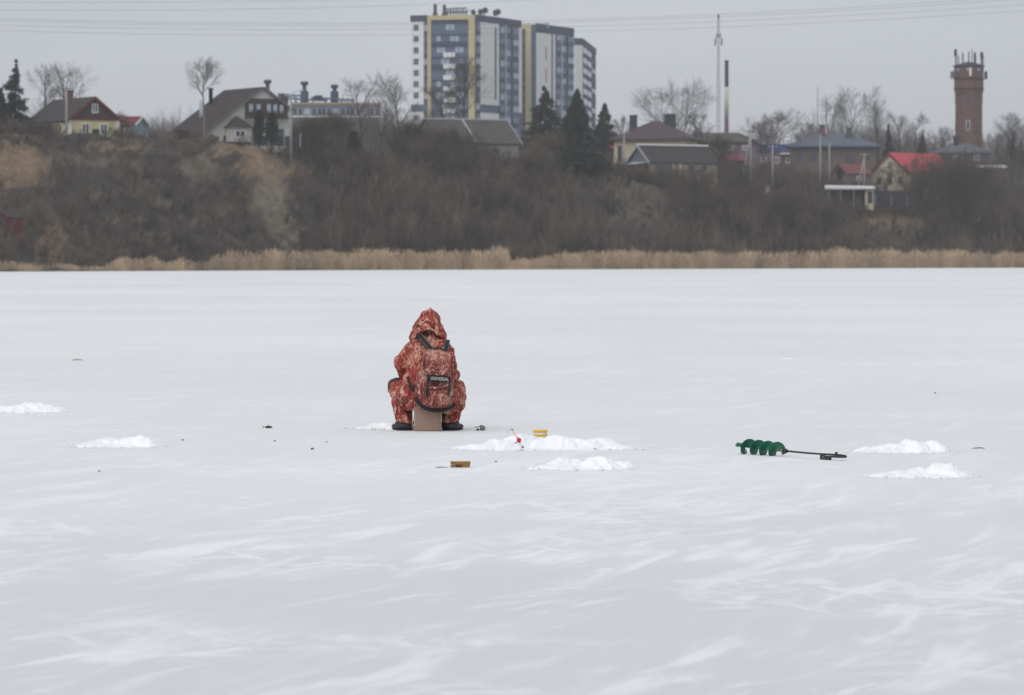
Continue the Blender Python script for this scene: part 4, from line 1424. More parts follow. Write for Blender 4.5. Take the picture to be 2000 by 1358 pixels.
u, t, X, Y, Z, g = place(4000, -80, 2080, 7, 74, 21)
tmax = np.interp(u, [0, 600, 800, 1300, 1450, 1550, 2000], [46, 48, 66, 58, 60, 76, 78])
H = np.clip(g.normal(2.6, .8, len(u)), 1.1, 5.2)
H *= np.interp(u, [0, 250, 450, 600, 700, 1150, 1250, 1330, 1700, 1760, 1900, 2000], [.7, .75, .7, .8, 1.25, 1.2, .7, 1.05, 1.0, .75, 1.2, 1.3])
H *= np.where(t > tmax - 14, .72, 1.0)
pvm = 0
for q in (0, .5, .95):
    pvm = np.maximum(pvm, patch_value(X, Y, Z + H * q).max(0))
dn = fbm(np.stack([X / 14, Y / 14, np.zeros_like(X)], 1), 3, .5, 41)
dens_u = np.interp(u, [0, 450, 600, 700, 1180, 1250, 1320, 2000], [.85, .85, .9, 1, 1, .9, 1, 1])
keep = (t < tmax) & (pvm < .50 + g.uniform(-.3, .4, len(u))) & (g.uniform(0, 1, len(u)) < dens_u + dn * .45)
tints = np.clip(np.interp(Z, [2, 8, 16], [.16, .28, .42]) + np.interp(u, [0, 450, 650, 1150, 1350, 2000], [.12, .12, 0, -.02, .1, .1]) + .55 * fbm(np.stack([X / 7, Y / 7, np.ones_like(X)], 1), 3, .55, 77) + g.normal(0, .2, len(u)), 0, 1)
tints = np.clip(tints + np.where((u > 1740) & (t < 22), .45, 0), 0, 1)
thicket('bare_thicket', X[keep], Y[keep], Z[keep] - .1, H[keep], 'grey brown bare shrubs covering the lake bank', TWIG, 250, tints=tints[keep], seed=5)
# upright saplings
u, t, X, Y, Z, g = place(420, 580, 2080, 8, 46, 22)
H = np.clip(g.normal(5.0, 1.0, len(u)), 3, 7.5)
pvm = np.maximum(patch_value(X, Y, Z + H * .5).max(0), patch_value(X, Y, Z + H).max(0))
keep = (pvm < .35) & (Z + H < np.interp(u, [600, 1200, 1450, 1650, 2000], [15.5, 14.5, 12, 8.5, 9]))
thicket('sapling_thicket', X[keep], Y[keep], Z[keep] - .1, H[keep], 'upright bare saplings among the bank shrubs', TWIG, 260, seed=6, rfac=.22, stems=7, tints=np.clip(g.normal(.4, .35, int(keep.sum())), 0, 1))
# low scrub around the houses on the crest
u, t, X, Y, Z, g = place(620, -60, 2080, 46, 150, 23)
H = np.clip(g.normal(1.5, .5, len(u)), .7, 2.8)
keep = (t > np.interp(u, [0, 600, 800, 1500, 2000], [48, 48, 60, 60, 74])) & ~((u > 100) & (u < 235) & (t < 75)) & ~((u > 420) & (u < 570) & (t < 60)) & (Z + H < np.interp(u, [0, 600, 1100, 1250, 1450, 2000], [20, 20, 21, 18.5, 19.5, 19]))
thicket('garden_scrub', X[keep], Y[keep], Z[keep] - .1, H[keep], 'low bare scrub between the village houses', TWIG, 150, seed=7)
g = np.random.default_rng(77)
spots = []
for u0, u1, n_, y0, y1, h0, h1 in ((-20, 112, 80, 528, 536, 1.6, 3.8), (228, 262, 16, 536, 545, 1.5, 3.0), (255, 320, 20, 532, 548, .6, 1.2), (340, 430, 30, 528, 536, .6, 1.3), (560, 730, 110, 542, 560, 1.8, 4.4),
        (770, 950, 170, 578, 590, 2.6, 6.2), (940, 1060, 60, 584, 596, 1.6, 4.0), (1040, 1200, 60, 598, 606, .8, 1.8), (1275, 1420, 140, 603, 611, 1.8, 4.4), (1205, 1270, 36, 603, 610, 1.2, 2.6),
        (1415, 1480, 36, 610, 640, 2.0, 4.2), (1480, 1620, 130, 640, 690, 2.0, 5.0), (1590, 1700, 110, 664, 686, 2.0, 4.4), (1700, 1860, 120, 664, 680, 1.8, 4.2), (1840, 2060, 150, 664, 710, 2.5, 6.5)):
    for _ in range(n_):
        spots.append((g.uniform(u0, u1), g.uniform(y0, y1), g.uniform(h0, h1)))
spots = np.array(spots)
X = (spots[:, 0] - 1000) / FPX * spots[:, 1]
Z = np.array([ground_at(a, b) for a, b in zip(X, spots[:, 1])])
thicket('house_scrub', X, spots[:, 1], Z - .1, spots[:, 2], 'bare bushes growing up before the house walls', TWIG, 240, seed=17, rfac=.35)
# far woodland strips
g = np.random.default_rng(31)
u = np.concatenate([g.uniform(225, 350, 60), g.uniform(560, 840, 130)])
Y = g.uniform(655, 700, len(u))
X = (u - 1000) / FPX * Y
Z = np.array([ground_at(a, b) for a, b in zip(X, Y)])
top = np.interp(u, [225, 280, 350, 560, 640, 720, 840], [232, 238, 222, 250, 236, 222, 225]) + g.normal(0, 7, len(u))
H = np.maximum(1.5, CAM_H + (503 - top) * Y / FPX - Z)
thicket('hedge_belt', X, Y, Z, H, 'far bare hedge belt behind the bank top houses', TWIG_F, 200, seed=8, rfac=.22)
u = g.uniform(1180, 2080, 420)
Y = g.uniform(850, 930, len(u))
X = (u - 1000) / FPX * Y
Z = np.array([ground_at(a, b) for a, b in zip(X, Y)])
top = np.interp(u, [1180, 1380, 1440, 1540, 1600, 1700, 1780, 1840, 1900, 2080], [262, 255, 272, 268, 252, 248, 254, 266, 272, 262]) + g.normal(0, 9, len(u))
H = np.maximum(2, CAM_H + (503 - top) * Y / FPX - Z)
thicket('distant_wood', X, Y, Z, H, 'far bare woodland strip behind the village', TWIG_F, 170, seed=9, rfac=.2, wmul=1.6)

# reeds
REED = mat('dry_reeds', (0.27, 0.205, 0.14, 1), var=.35, scale=.5, tint=(0.60, 0.455, 0.30, 1))
g = np.random.default_rng(51)
n = 72000
u = g.uniform(-60, 2060, n)
hr = np.interp(u, [0, 40, 120, 200, 235, 300, 325, 355, 400, 425, 560, 640, 760, 985, 1000, 1040, 1090, 1300, 1600, 1700, 1780, 2000],
               [1.3, .7, .55, .6, 1.6, 1.5, .7, 1.6, 1.2, 2.2, 2.5, 2.2, 2.6, 2.9, 1.3, 1.5, 2.2, 2.6, 2.9, 3.0, 2.7, 2.6])
t = np.where(u < 410, g.uniform(-.6, 3.5, n), g.uniform(-1.4, 6.0, n))
Yr = shore(u) + t + .8 * fbm(np.stack([u / 40, u * 0, u * 0], 1), 3, .6, 9)
Xr = (u - 1000) / FPX * Yr
cl = fbm(np.stack([Xr / 2.2, Yr / 2.2, Xr * 0], 1), 3, .6, 13)
Zr = np.maximum(terrain_z(u, t), -.02)
hh = hr * .74 * (1 + .25 * cl) * (1.2 - .95 * g.uniform(0, 1, n) ** .95)
keep = g.uniform(0, 1, n) < np.interp(u, [0, 200, 400, 440], [.4, .4, .5, 1]) * np.clip(.8 + cl * .8, .1, 1)
Xr, Yr, Zr, hh, cl, n = Xr[keep], Yr[keep], Zr[keep], hh[keep], cl[keep], int(keep.sum())
a = g.uniform(0, 6.283, n)
s = np.stack([np.cos(a), np.sin(a), a * 0], 1) * g.uniform(.012, .028, n)[:, None]
P = np.stack([Xr, Yr, Zr], 1)
tip = P + np.stack([g.normal(0, .11, n) + .05, g.normal(0, .11, n), np.ones(n)], 1) * hh[:, None]
mid = P * .2 + tip * .8
pl = np.stack([np.sin(a), -np.cos(a), a * 0], 1) * g.uniform(.03, .06, n)[:, None]
V = np.stack([P - s, P + s, tip, mid - pl, mid + pl, tip + (tip - P) * .03], 1).reshape(-1, 3)
me = np_mesh('reeds', V, np.arange(len(V)).reshape(-1, 3))
tint_attr(me, np.repeat(np.clip(.45 + cl * .5 + g.normal(0, .25, n), 0, 1), 6))
tag(add_mesh('reeds', me, REED), 'dry tan reeds along the frozen shoreline', 'reeds', kind='stuff')
# dry grass on the bare places and the crest
n = 60000
u, t, X, Y, Z, g = place(n, -60, 2060, 4, 80, 61)
pvv = patch_value(X, Y, Z)
pk = np.maximum(pvv[0], pvv[1] * .9)
keep = (pk + g.uniform(-.3, .3, n) > .35) | (g.uniform(0, 1, n) < .16)
keep &= pvv[2] < .3
X, Y, Z, pk = X[keep], Y[keep], Z[keep], pk[keep]
n = len(X)
hh = g.uniform(.25, .7, n)
a = g.uniform(0, 6.283, n)
s = np.stack([np.cos(a), np.sin(a), a * 0], 1) * g.uniform(.03, .08, n)[:, None]
P = np.stack([X, Y, Z - .05], 1)
V = np.stack([P - s, P + s, P + np.stack([g.normal(0, .3, n), g.normal(0, .3, n), np.ones(n)], 1) * hh[:, None]], 1).reshape(-1, 3)
me = np_mesh('dry_grass', V, np.arange(len(V)).reshape(-1, 3))
tint_attr(me, np.repeat(np.clip(.2 + .5 * pk + g.normal(0, .25, n), 0, 1), 3))
tag(add_mesh('dry_grass', me, mat('dry_grass', (0.16, 0.125, 0.09, 1), var=.25, scale=.3, tint=(0.30, 0.225, 0.155, 1))), 'short dry grass on the bare parts of the bank', 'grass', kind='stuff')

# ------------------------------------------------------------------ snow piles beside drilled holes
def snow_material():
    m = bpy.data.materials.new('drilled_snow')
    m.use_nodes = True
    n, l = m.node_tree.nodes, m.node_tree.links.new
    b = n['Principled BSDF']
    b.inputs['Roughness'].default_value = 0.8
    b.inputs['Specular IOR Level'].default_value = 0.25
    tc = n.new('ShaderNodeTexCoord')
    z = n.new('ShaderNodeTexNoise')
    z.inputs['Scale'].default_value = 5
    z.inputs['Detail'].default_value = 6
    z.inputs['Roughness'].default_value = 0.7
    l(tc.outputs['Object'], z.inputs['Vector'])
    r = n.new('ShaderNodeValToRGB')
    r.color_ramp.elements[0].position, r.color_ramp.elements[0].color = .28, (.72, .75, .77, 1)
    r.color_ramp.elements[1].position, r.color_ramp.elements[1].color = .55, (.90, .915, .925, 1)
    l(z.outputs['Fac'], r.inputs['Fac'])
    l(r.outputs['Color'], b.inputs['Base Color'])
    z2 = n.new('ShaderNodeTexNoise')
    z2.inputs['Scale'].default_value = 55
    z2.inputs['Detail'].default_value = 4
    l(tc.outputs['Object'], z2.inputs['Vector'])
    bp = n.new('ShaderNodeBump')
    bp.inputs['Strength'].default_value = .5
    bp.inputs['Distance'].default_value = .012
    l(z2.outputs['Fac'], bp.inputs['Height'])
    l(bp.outputs['Normal'], b.inputs['Normal'])
    return m
SNOW = snow_material()
MUD = mat('dirty_slush', (0.55, 0.53, 0.49, 1), var=.2, scale=20)

def snow_pile(px0, px1, py_base, bumps, label, seed, depth=.75):
    """bumps: (px, height_px, width_px)"""
    c = G((px0 + px1) / 2, py_base)
    sc = FPX / c.y
    w = (px1 - px0) / sc
    nx_, ny_ = 150, 60
    xs_ = np.linspace(-.62, .62, nx_) * w
    ys_ = np.linspace(-.62, .62, ny_) * w * depth
    Xg, Yg = np.meshgrid(xs_, ys_)
    ws = np.stack([Xg.ravel() * 9, Yg.ravel() * 9, np.full(Xg.size, seed * 3.1)], 1)
    jx = fbm(ws, 3, .5, seed).reshape(Xg.shape) * .05
    jy = fbm(ws, 3, .5, seed + 4).reshape(Xg.shape) * .05
    Hh = np.zeros_like(Xg)
    for k, (bp_, bh, bw) in enumerate(bumps):
        bx = (bp_ - (px0 + px1) / 2) / sc
        by = .10 * w * math.sin(seed * 2.3 + k * 1.9)
        d = np.sqrt(((Xg + jx - bx) / (bw * 1.25 / sc)) ** 2 + ((Yg + jy - by) / (bw * 1.25 / sc * depth * 1.1)) ** 2)
        Hh = np.maximum(Hh, bh * .88 / sc * np.clip(1 - d * d, 0, 1) ** 1.15)
    # slumped skirt
    d = np.sqrt((Xg / (w * .52)) ** 2 + (Yg / (w * depth * .5)) ** 2)
    Hh = np.maximum(Hh, .035 * np.clip(1 - d, 0, 1) ** .6)
    Pn = np.stack([Xg.ravel(), Yg.ravel(), np.full(Xg.size, seed * 1.7)], 1)
    crumb = fbm(Pn * 22, 4, .62, seed + 20).reshape(Xg.shape)
    lump = fbm(Pn * 8, 3, .5, seed + 30).reshape(Xg.shape)
    amt = np.clip(Hh / .05, 0, 1)
    Hh = Hh + amt * (crumb * .010 + lump * .010) - (1 - np.clip(Hh / .004, 0, 1)) * .02
    Zc = Hh
    V_ = np.stack([Xg.ravel(), Yg.ravel(), Zc.ravel()], 1)
    ii_ = (np.arange(ny_ - 1)[:, None] * nx_ + np.arange(nx_ - 1)[None]).ravel()
    root = thing('snow_pile', label, 'snow pile', (c.x, c.y, 0), 0, 'piles of drilled snow on the ice')
    root.location.y = c.y + .2 * w * depth
    add_mesh('heap', np_mesh('heap', V_, np.stack([ii_, ii_ + 1, ii_ + nx_ + 1, ii_ + nx_], 1)), SNOW, root, smooth=True)
    # loose crumbs round the foot
    g = np.random.default_rng(seed)
    n_ = 260
    a = g.uniform(0, 6.283, n_)
    rr_ = g.uniform(.75, 1.35, n_) ** 1.2
    cx_, cy_ = np.cos(a) * rr_ * w * .5, np.sin(a) * rr_ * w * depth * .5
    s_ = g.uniform(.003, .013, n_) * g.uniform(.5, 1.3, n_)
    base_v = np.array([[1, 0, 0], [-1, 0, 0], [0, 1, 0], [0, -1, 0], [0, 0, 1], [0, 0, -1]], float)
    of = np.array([[0, 2, 4], [2, 1, 4], [1, 3, 4], [3, 0, 4], [2, 0, 5], [1, 2, 5], [3, 1, 5], [0, 3, 5]])
    CV = (base_v[None] * g.uniform(.6, 1.3, (n_, 6, 1))) * s_[:, None, None] + np.stack([cx_, cy_, s_ * .5], 1)[:, None]
    CF = (of[None] + (np.arange(n_) * 6)[:, None, None]).reshape(-1, 3)
    tag(add_mesh('snow_crumbs', np_mesh('snow_crumbs', CV.reshape(-1, 3), CF), SNOW, root), kind='stuff')
    return root

snow_pile(-34, 118, 805, [(10, 12, 40), (45, 17, 42), (68, 20, 45), (92, 11, 30)], 'snow pile cut by the picture edge', 1)
snow_pile(140, 306, 873, [(180, 10, 32), (212, 19, 36), (240, 18, 34), (265, 23, 34), (285, 8, 22)], 'snow pile with twin peaks next to the edge one, left open ice around it', 2)
snow_pile(690, 800, 838, [(728, 8, 26), (748, 14, 34), (775, 16, 34)], 'small snow pile half hidden by the sitting person', 3)
snow_pile(900, 1232, 878, [(930, 10, 40), (975, 22, 46), (1018, 32, 44), (1048, 23, 44), (1082, 31, 42), (1130, 22, 44), (1170, 22, 48), (1205, 10, 30)], 'longest snow pile, with the red reeled rod lying on it', 4, .42)
snow_pile(1046, 1230, 916, [(1070, 9, 30), (1098, 24, 36), (1130, 19, 36), (1172, 26, 36), (1205, 17, 34)], 'snow pile closest to the camera in the middle, before the longest one', 5)
snow_pile(1684, 1850, 884, [(1716, 12, 34), (1745, 20, 34), (1778, 27, 40), (1820, 23, 32)], 'snow pile beyond the auger handle with grey slush at one end', 6)
snow_pile(1712, 1896, 932, [(1738, 9, 32), (1768, 15, 34), (1808, 21, 40), (1846, 31, 38), (1872, 14, 28)], 'snow pile closest to the camera beyond the auger', 7)
snow_pile(1526, 1546, 703, [(1536, 4, 9)], 'tiny far lump of snow alone on the ice', 8)

# ------------------------------------------------------------------ the angler
def camo_material(name, k, cols, dull):
    m = bpy.data.materials.new(name)
    m.use_nodes = True
    n, l = m.node_tree.nodes, m.node_tree.links.new
    b = n['Principled BSDF']
    b.inputs['Roughness'].default_value = 0.75
    b.inputs['Specular IOR Level'].default_value = 0.25
    tc = n.new('ShaderNodeTexCoord')
    wv = n.new('ShaderNodeTexNoise')
    wv.inputs['Scale'].default_value = 7
    wv.inputs['Detail'].default_value = 3
    l(tc.outputs['Object'], wv.inputs['Vector'])
    add = n.new('ShaderNodeVectorMath')
    add.operation = 'MULTIPLY_ADD'
    add.inputs[1].default_value = (.22, .22, .22)
    l(wv.outputs['Color'], add.inputs[0])
    l(tc.outputs['Object'], add.inputs[2])
    def nz(scale, st=(1, 1, 1), rot=(0, 0, 0), det=5, rough=.6):
        mp = n.new('ShaderNodeMapping')
        mp.inputs['Scale'].default_value = st
        mp.inputs['Rotation'].default_value = rot
        l(add.outputs[0], mp.inputs['Vector'])
        z = n.new('ShaderNodeTexNoise')
        z.inputs['Scale'].default_value = scale
        z.inputs['Detail'].default_value = det
        z.inputs['Roughness'].default_value = rough
        l(mp.outputs['Vector'], z.inputs['Vector'])
        return z.outputs['Fac']
    r = n.new('ShaderNodeValToRGB')
    e = r.color_ramp.elements
    e[0].position, e[0].color = cols[0]
    e[1].position, e[1].color = cols[-1]
    for p, c in cols[1:-1]:
        q = e.new(p)
        q.color = c
    l(nz(4.0 * k, (1.25, 1.25, .8), (.2, .5, 0), 7, .66), r.inputs['Fac'])
    out = r.outputs['Color']
    # pale reed stems and leaves printed over it
    for rot, sc_, th, colr in (((.5, .6, .2), 12 * k, .56, lin(198, 152, 138)), ((-.4, -.7, .5), 16 * k, .585, lin(188, 136, 112)), ((.2, .9, 0), 14 * k, .58, lin(84, 42, 39))):
        f = nz(sc_, (2.6, 2.6, .38), rot, 3, .55)
        mr = n.new('ShaderNodeMapRange')
        mr.inputs['From Min'].default_value = th
        mr.inputs['From Max'].default_value = th + .06
        l(f, mr.inputs['Value'])
        mx = n.new('ShaderNodeMix')
        mx.data_type = 'RGBA'
        mx.inputs['B'].default_value = colr
        l(mr.outputs['Result'], mx.inputs['Factor'])
        l(out, mx.inputs['A'])
        out = mx.outputs['Result']
    l(out, b.inputs['Base Color'])
    bp = n.new('ShaderNodeBump')
    bp.inputs['Strength'].default_value = .5
    bp.inputs['Distance'].default_value = .012
    l(nz(14, (1, 1, 1), (0, 0, 0), 4), bp.inputs['Height'])
    l(bp.outputs['Normal'], b.inputs['Normal'])
    return m
CAMO = camo_material('red_camouflage_cloth', 1.0, [(.33, lin(62, 28, 27)), (.40, lin(112, 42, 39)), (.46, lin(154, 64, 55)), (.51, lin(126, 50, 45)), (.55, lin(160, 90, 80)), (.585, lin(178, 112, 84)), (.615, lin(206, 166, 150)), (.65, lin(140, 58, 52)), (.72, lin(206, 178, 164))], 1)
CAMO_P = camo_material('maroon_camouflage_cloth', 1.35, [(.33, lin(52, 26, 27)), (.41, lin(100, 44, 44)), (.46, lin(134, 64, 60)), (.50, lin(108, 48, 47)), (.55, lin(150, 88, 82)), (.585, lin(150, 104, 84)), (.62, lin(186, 146, 136)), (.66, lin(112, 52, 50)), (.72, lin(188, 160, 150))], 1)
BLACKW = mat('black_webbing', (.02, .02, .022, 1), var=.3, scale=40, rough=.7)
GREYTRIM = mat('grey_piping', (.11, .11, .115, 1), var=.2, scale=30)
RUBBER = mat('black_rubber', (.022, .023, .025, 1), var=.35, scale=14, rough=.55, spec=.4)
SKIN = mat('skin', (.42, .25, .18, 1), var=.1, scale=12, rough=.6)
GLOVE = mat('dark_knit_glove', (.035, .033, .035, 1), var=.25, scale=40)
KNEE = mat('dark_knee_patch', (.07, .045, .04, 1), var=.45, scale=14)

AN = G(838, 841)                                     # under the seat box
K_ = FPX / AN.y                                      # px per metre there
man = thing('person', 'person in red camouflage suit with pointed hood sitting with back turned', 'person', (AN.x, AN.y, 0), 0)
body = [
    # torso, slumped forward over the knees
    ('ell', (-.03, .02, .32), (.255, .20, .135)), ('ell', (-.03, .05, .46), (.235, .185, .20)), ('ell', (0, .09, .62), (.225, .175, .20)),
    ('ell', (.01, .12, .76), (.215, .15, .13)), ('cap', (-.135, .12, .80), (.16, .12, .76), .085, .085), ('cap', (.01, .13, .80), (0, .17, .95), .115, .085), ('ell', (-.10, .11, .865), (.075, .07, .06)), ('ell', (.12, .11, .84), (.075, .07, .055)),
    ('ell', (-.205, -.02, .33), (.108, .14, .128)), ('ell', (-.15, -.02, .29), (.13, .15, .09)), ('ell', (.19, -.02, .29), (.105, .14, .125)), ('ell', (.12, -.02, .26), (.13, .15, .08)),
    # arms reaching round to the front
    ('cap', (-.165, .12, .78), (-.258, .14, .66), .08, .088), ('cap', (-.265, .14, .66), (-.235, .26, .55), .083, .07), ('cap', (-.235, .26, .55), (-.09, .46, .53), .068, .05),
    ('cap', (.165, .12, .75), (.195, .16, .62), .078, .076), ('cap', (.195, .16, .62), (.20, .28, .53), .074, .066), ('cap', (.23, .28, .53), (.1, .46, .52), .066, .05),
    # legs: thighs out to the knees, shins down beside the box
    ('cap', (-.14, .08, .32), (-.31, .25, .40), .115, .10), ('cap', (-.31, .25, .39), (-.262, .13, .22), .09, .094), ('cap', (-.262, .13, .22), (-.238, .06, .08), .094, .078),
    ('cap', (.14, .08, .31), (.27, .25, .38), .11, .09), ('cap', (.27, .25, .37), (.225, .13, .22), .088, .09), ('cap', (.225, .13, .22), (.205, .06, .08), .09, .08),
    # cargo pocket at the hip
    ('ell', (.285, .03, .30), (.07, .10, .13)), ('ell', (.30, .06, .40), (.05, .08, .08)),
]
suit = blob('body', body, .0095, CAMO, man, wrinkle=.0135, wscale=9.5, wstretch=(1, 1, 1.25), seed=4, smooth_it=3)
# trouser cuffs
for sx, x in ((-1, -.235), (1, .205)):
    blob('trouser_cuff', [('ell', (x, .05, .062), (.088, .092, .026)), ('ell', (x, .055, .085), (.085, .085, .03))], .01, CAMO, man, .005, 14, seed=8)
# dark knee patch on the outside knee
blob('knee_patch', [('ell', (-.345, .255, .425), (.068, .085, .072)), ('ell', (-.31, .25, .46), (.06, .07, .05))], .01, KNEE, man, .007, 14, seed=3)
# boots
for x, rz in ((-.245, .28), (.21, -.25)):
    bt = blob('boot', [('ell', (0, -.01, .05), (.072, .075, .052)), ('ell', (0, .09, .045), (.066, .10, .046)), ('ell', (0, .19, .038), (.06, .075, .04)), ('ell', (0, .03, .085), (.062, .07, .04))], .009, RUBBER, man, .003, 14, seed=5)
    bt.location = (x, .02, 0)
    bt.rotation_euler = (0, 0, rz)
    bt.scale = (1.3, 1, .84)
    sl_ = blob('sole', [('ell', (0, .0, .012), (.074, .078, .014)), ('ell', (0, .1, .012), (.068, .1, .014)), ('ell', (0, .19, .012), (.062, .078, .014))], .008, BLACKW, bt)
# head inside the hood
head = blob('head', [('ell', (0, .20, 1.0), (.075, .095, .11)), ('ell', (0, .285, .985), (.016, .022, .03)), ('ell', (0, .26, .93), (.045, .04, .035)), ('ell', (-.03, .275, 1.02), (.02, .012, .012)), ('ell', (.03, .275, 1.02), (.02, .012, .012)), ('ell', (0, .282, .945), (.03, .012, .008))], .007, SKIN, man)
for s_ in (-.03, .03):
    lathe('eye', [(.001, -.008), (.006, -.005), (.008, 0), (.006, .005), (.001, .008)], RUBBER, head, (s_, .288, 1.012), None, 8)
# mittened hands meeting over the knees, five fingers each
for s_ in (-1, 1):
    pr_ = [('ell', (s_ * .065, .50, .52), (.032, .05, .042))]
    for q in range(4):
        z0 = .548 - q * .019
        ln = (.05, .058, .054, .042)[q]
        a0 = Vector((s_ * .055, .535, z0))
        a1 = a0 + Vector((-s_ * .022, ln * .7, -.004))
        a2 = a1 + Vector((-s_ * .034, .006, -.004))
        pr_ += [('cap', a0, a1, .0095, .009), ('cap', a1, a2, .009, .0082)]
    pr_ += [('cap', (s_ * .05, .49, .552), (s_ * .02, .525, .572), .011, .010), ('cap', (s_ * .02, .525, .572), (s_ * .005, .55, .57), .010, .009)]
    blob('gloved_hand', pr_, .005, GLOVE, man)
# hood: pointed, flaring, open at the front
def hood():
    rings = [(.985, 1.0, .182, .155, .105), (.95, 1.0, .178, .15, .10)]
    prof = [  # z, cx, cy, rx, ry
        (.885, -.014, .15, .186, .165), (.93, -.014, .15, .178, .165), (.98, -.014, .155, .158, .16), (1.03, -.010, .155, .135, .148),
        (1.08, -.006, .15, .112, .128), (1.12, -.002, .145, .092, .108), (1.15, .001, .14, .074, .086), (1.172, .003, .135, .052, .06), (1.184, .004, .13, .024, .03)]
    V_, F_, n_ = [], [], 56
    for i, (z, cx, cy, rx, ry) in enumerate(prof):
        for k in range(n_):
            a = 2 * math.pi * k / n_            # a=-90deg is the back
            ca, sa = math.cos(a), math.sin(a)
            zz_ = z
            if i < 3:                            # hem lifts at the nape
                lift = max(0, -sa) ** 3 * .085 * (3 - i) / 3
                zz_ = z + lift + (.012 * math.sin(3 * a) if i == 0 else 0)
            V_.append((cx + rx * ca, cy + ry * sa, zz_))
    for i in range(len(prof) - 1):
        for k in range(n_):
            a = math.degrees(2 * math.pi * (k + .5) / n_)
            if i < 6 and abs(a - 90) < 42 - 3.5 * i:
                continue                         # face opening
            k2 = (k + 1) % n_
            F_.append((i * n_ + k, i * n_ + k2, (i + 1) * n_ + k2, (i + 1) * n_ + k))
    F_.append(tuple((len(prof) - 1) * n_ + k for k in range(n_)))
    me_ = bpy.data.meshes.new('hood')
    me_.from_pydata(V_, [], F_)
    o_ = bpy.data.objects.new('tmp', me_)
    COL.objects.link(o_)
    md = o_.modifiers.new('s', 'SOLIDIFY'); md.thickness = .014; md.offset = -1
    md = o_.modifiers.new('b', 'SUBSURF'); md.levels = 2; md.render_levels = 2
    dg = bpy.context.evaluated_depsgraph_get()
    out = bpy.data.meshes.new_from_object(o_.evaluated_get(dg))
    bpy.data.objects.remove(o_)
    n2 = len(out.vertices)
    co = np.zeros(n2 * 3, np.float32); no = np.zeros(n2 * 3, np.float32)
    out.vertices.foreach_get('co', co); out.vertex_normals.foreach_get('vector', no)
    co, no = co.reshape(-1, 3), no.reshape(-1, 3)
    # quilt-like creases: sunken seams sweeping up to the point
    a = np.arctan2(co[:, 1] - .15, co[:, 0])
    Q = np.stack([co[:, 0] * 13, co[:, 1] * 13, co[:, 2] * 19], 1)
    Q = Q + .8 * np.stack([vnoise(Q * .5, 3), vnoise(Q * .5, 4), vnoise(Q * .5, 5)], 1)
    d = (1 - 2.2 * np.abs(vnoise(Q, 7))) * .011 + .006 * vnoise(Q * 2.2, 9)
    d = d - .012 * np.exp(-((co[:, 0] - .02 - .25 * (1.05 - co[:, 2])) / .012) ** 2) * (co[:, 1] < .15)
    co = co + no * d[:, None]
    out.vertices.foreach_set('co', co.ravel())
    out.update()
    out.name = 'hood'
    return add_mesh('hood', out, CAMO, man, smooth=True)
hood()
# knit collar roll under the hood hem
blob('collar', [('ell', (.005, .115, .90), (.125, .075, .055)), ('ell', (.02, .105, .86), (.15, .07, .04))], .009, CAMO, man, .008, 12, seed=12)

# ------------------------------------------------------------------ seat box
BOXM = mat('beige_brown_box', lin(158, 132, 118, .95), var=.07, scale=6, rough=.7, bump=.08)
sb = thing('seat_box', 'plain beige brown box the person sits on', 'box', (AN.x, AN.y, 0), 0)
tw, bw, hb, dp = .272, .252, .27, .30
vs = []
for z, w_, d_ in ((0, bw, dp - .02), (hb, tw, dp)):
    vs += [(-w_ / 2, 0, z), (w_ / 2, 0, z), (w_ / 2, d_, z), (-w_ / 2, d_, z)]
bx = poly('shell', vs, [(3, 2, 1, 0), (4, 5, 6, 7), (0, 1, 5, 4), (1, 2, 6, 5), (2, 3, 7, 6), (3, 0, 4, 7)], BOXM, sb, (-.012, -.15, .002))
md = bx.modifiers.new('b', 'BEVEL'); md.width = .008; md.segments = 3
box('corner_ridge', BOXM, (.012, .012, .25), sb, (.115, -.152, .13), (0, R(-2.2), 0), .004)
path_tube('carry_cord', [(-.155, -.13, .25), (-.158, -.135, .12), (-.16, -.13, .03)], .0035, mat('white_cord', (.6, .6, .58, 1)), sb, 6)

# ------------------------------------------------------------------ backpack
bp_ = thing('backpack', 'red camouflage backpack with black straps and name band on the sitting person', 'backpack', (AN.x, AN.y, 0), 0)
yb = -.16                                            # where the pack meets the back
blob('main_bag', [('box', (.055, yb - .04, .42), (.365, .21, .38), (0, R(7), 0), .085), ('box', (.085, yb - .03, .62), (.315, .18, .34), (0, R(8), 0), .08), ('ell', (-.01, yb - .04, .32), (.13, .11, .11)), ('ell', (.06, yb - .06, .285), (.17, .11, .08))],
     .009, CAMO_P, bp_, .009, 9, seed=21)
blob('top_pocket', [('box', (.108, yb - .15, .66), (.28, .10, .25), (0, R(6), 0), .04), ('ell', (.108, yb - .16, .69), (.12, .055, .08))], .008, CAMO_P, bp_, .006, 12, seed=22)
blob('front_pocket', [('box', (.095, yb - .16, .345), (.215, .11, .20), (0, R(5), 0), .045), ('ell', (.075, yb - .175, .31), (.10, .06, .075))], .008, CAMO_P, bp_, .008, 12, seed=23)
# base trim: dark curved band under the pack
pts, nrm = [], []
for k in range(17):
    a = math.pi * (1.06 + .80 * k / 16)
    pts.append((.065 + .20 * math.cos(a) + .01, yb - .115 - .03 * math.sin(math.pi * k / 16), .345 + .135 * math.sin(a) - .03 * k / 16 + .015))
    nrm.append((math.cos(a) * .5, -.8, math.sin(a) * .7))
ribbon('base_trim', pts, nrm, .036, .012, BLACKW, bp_)
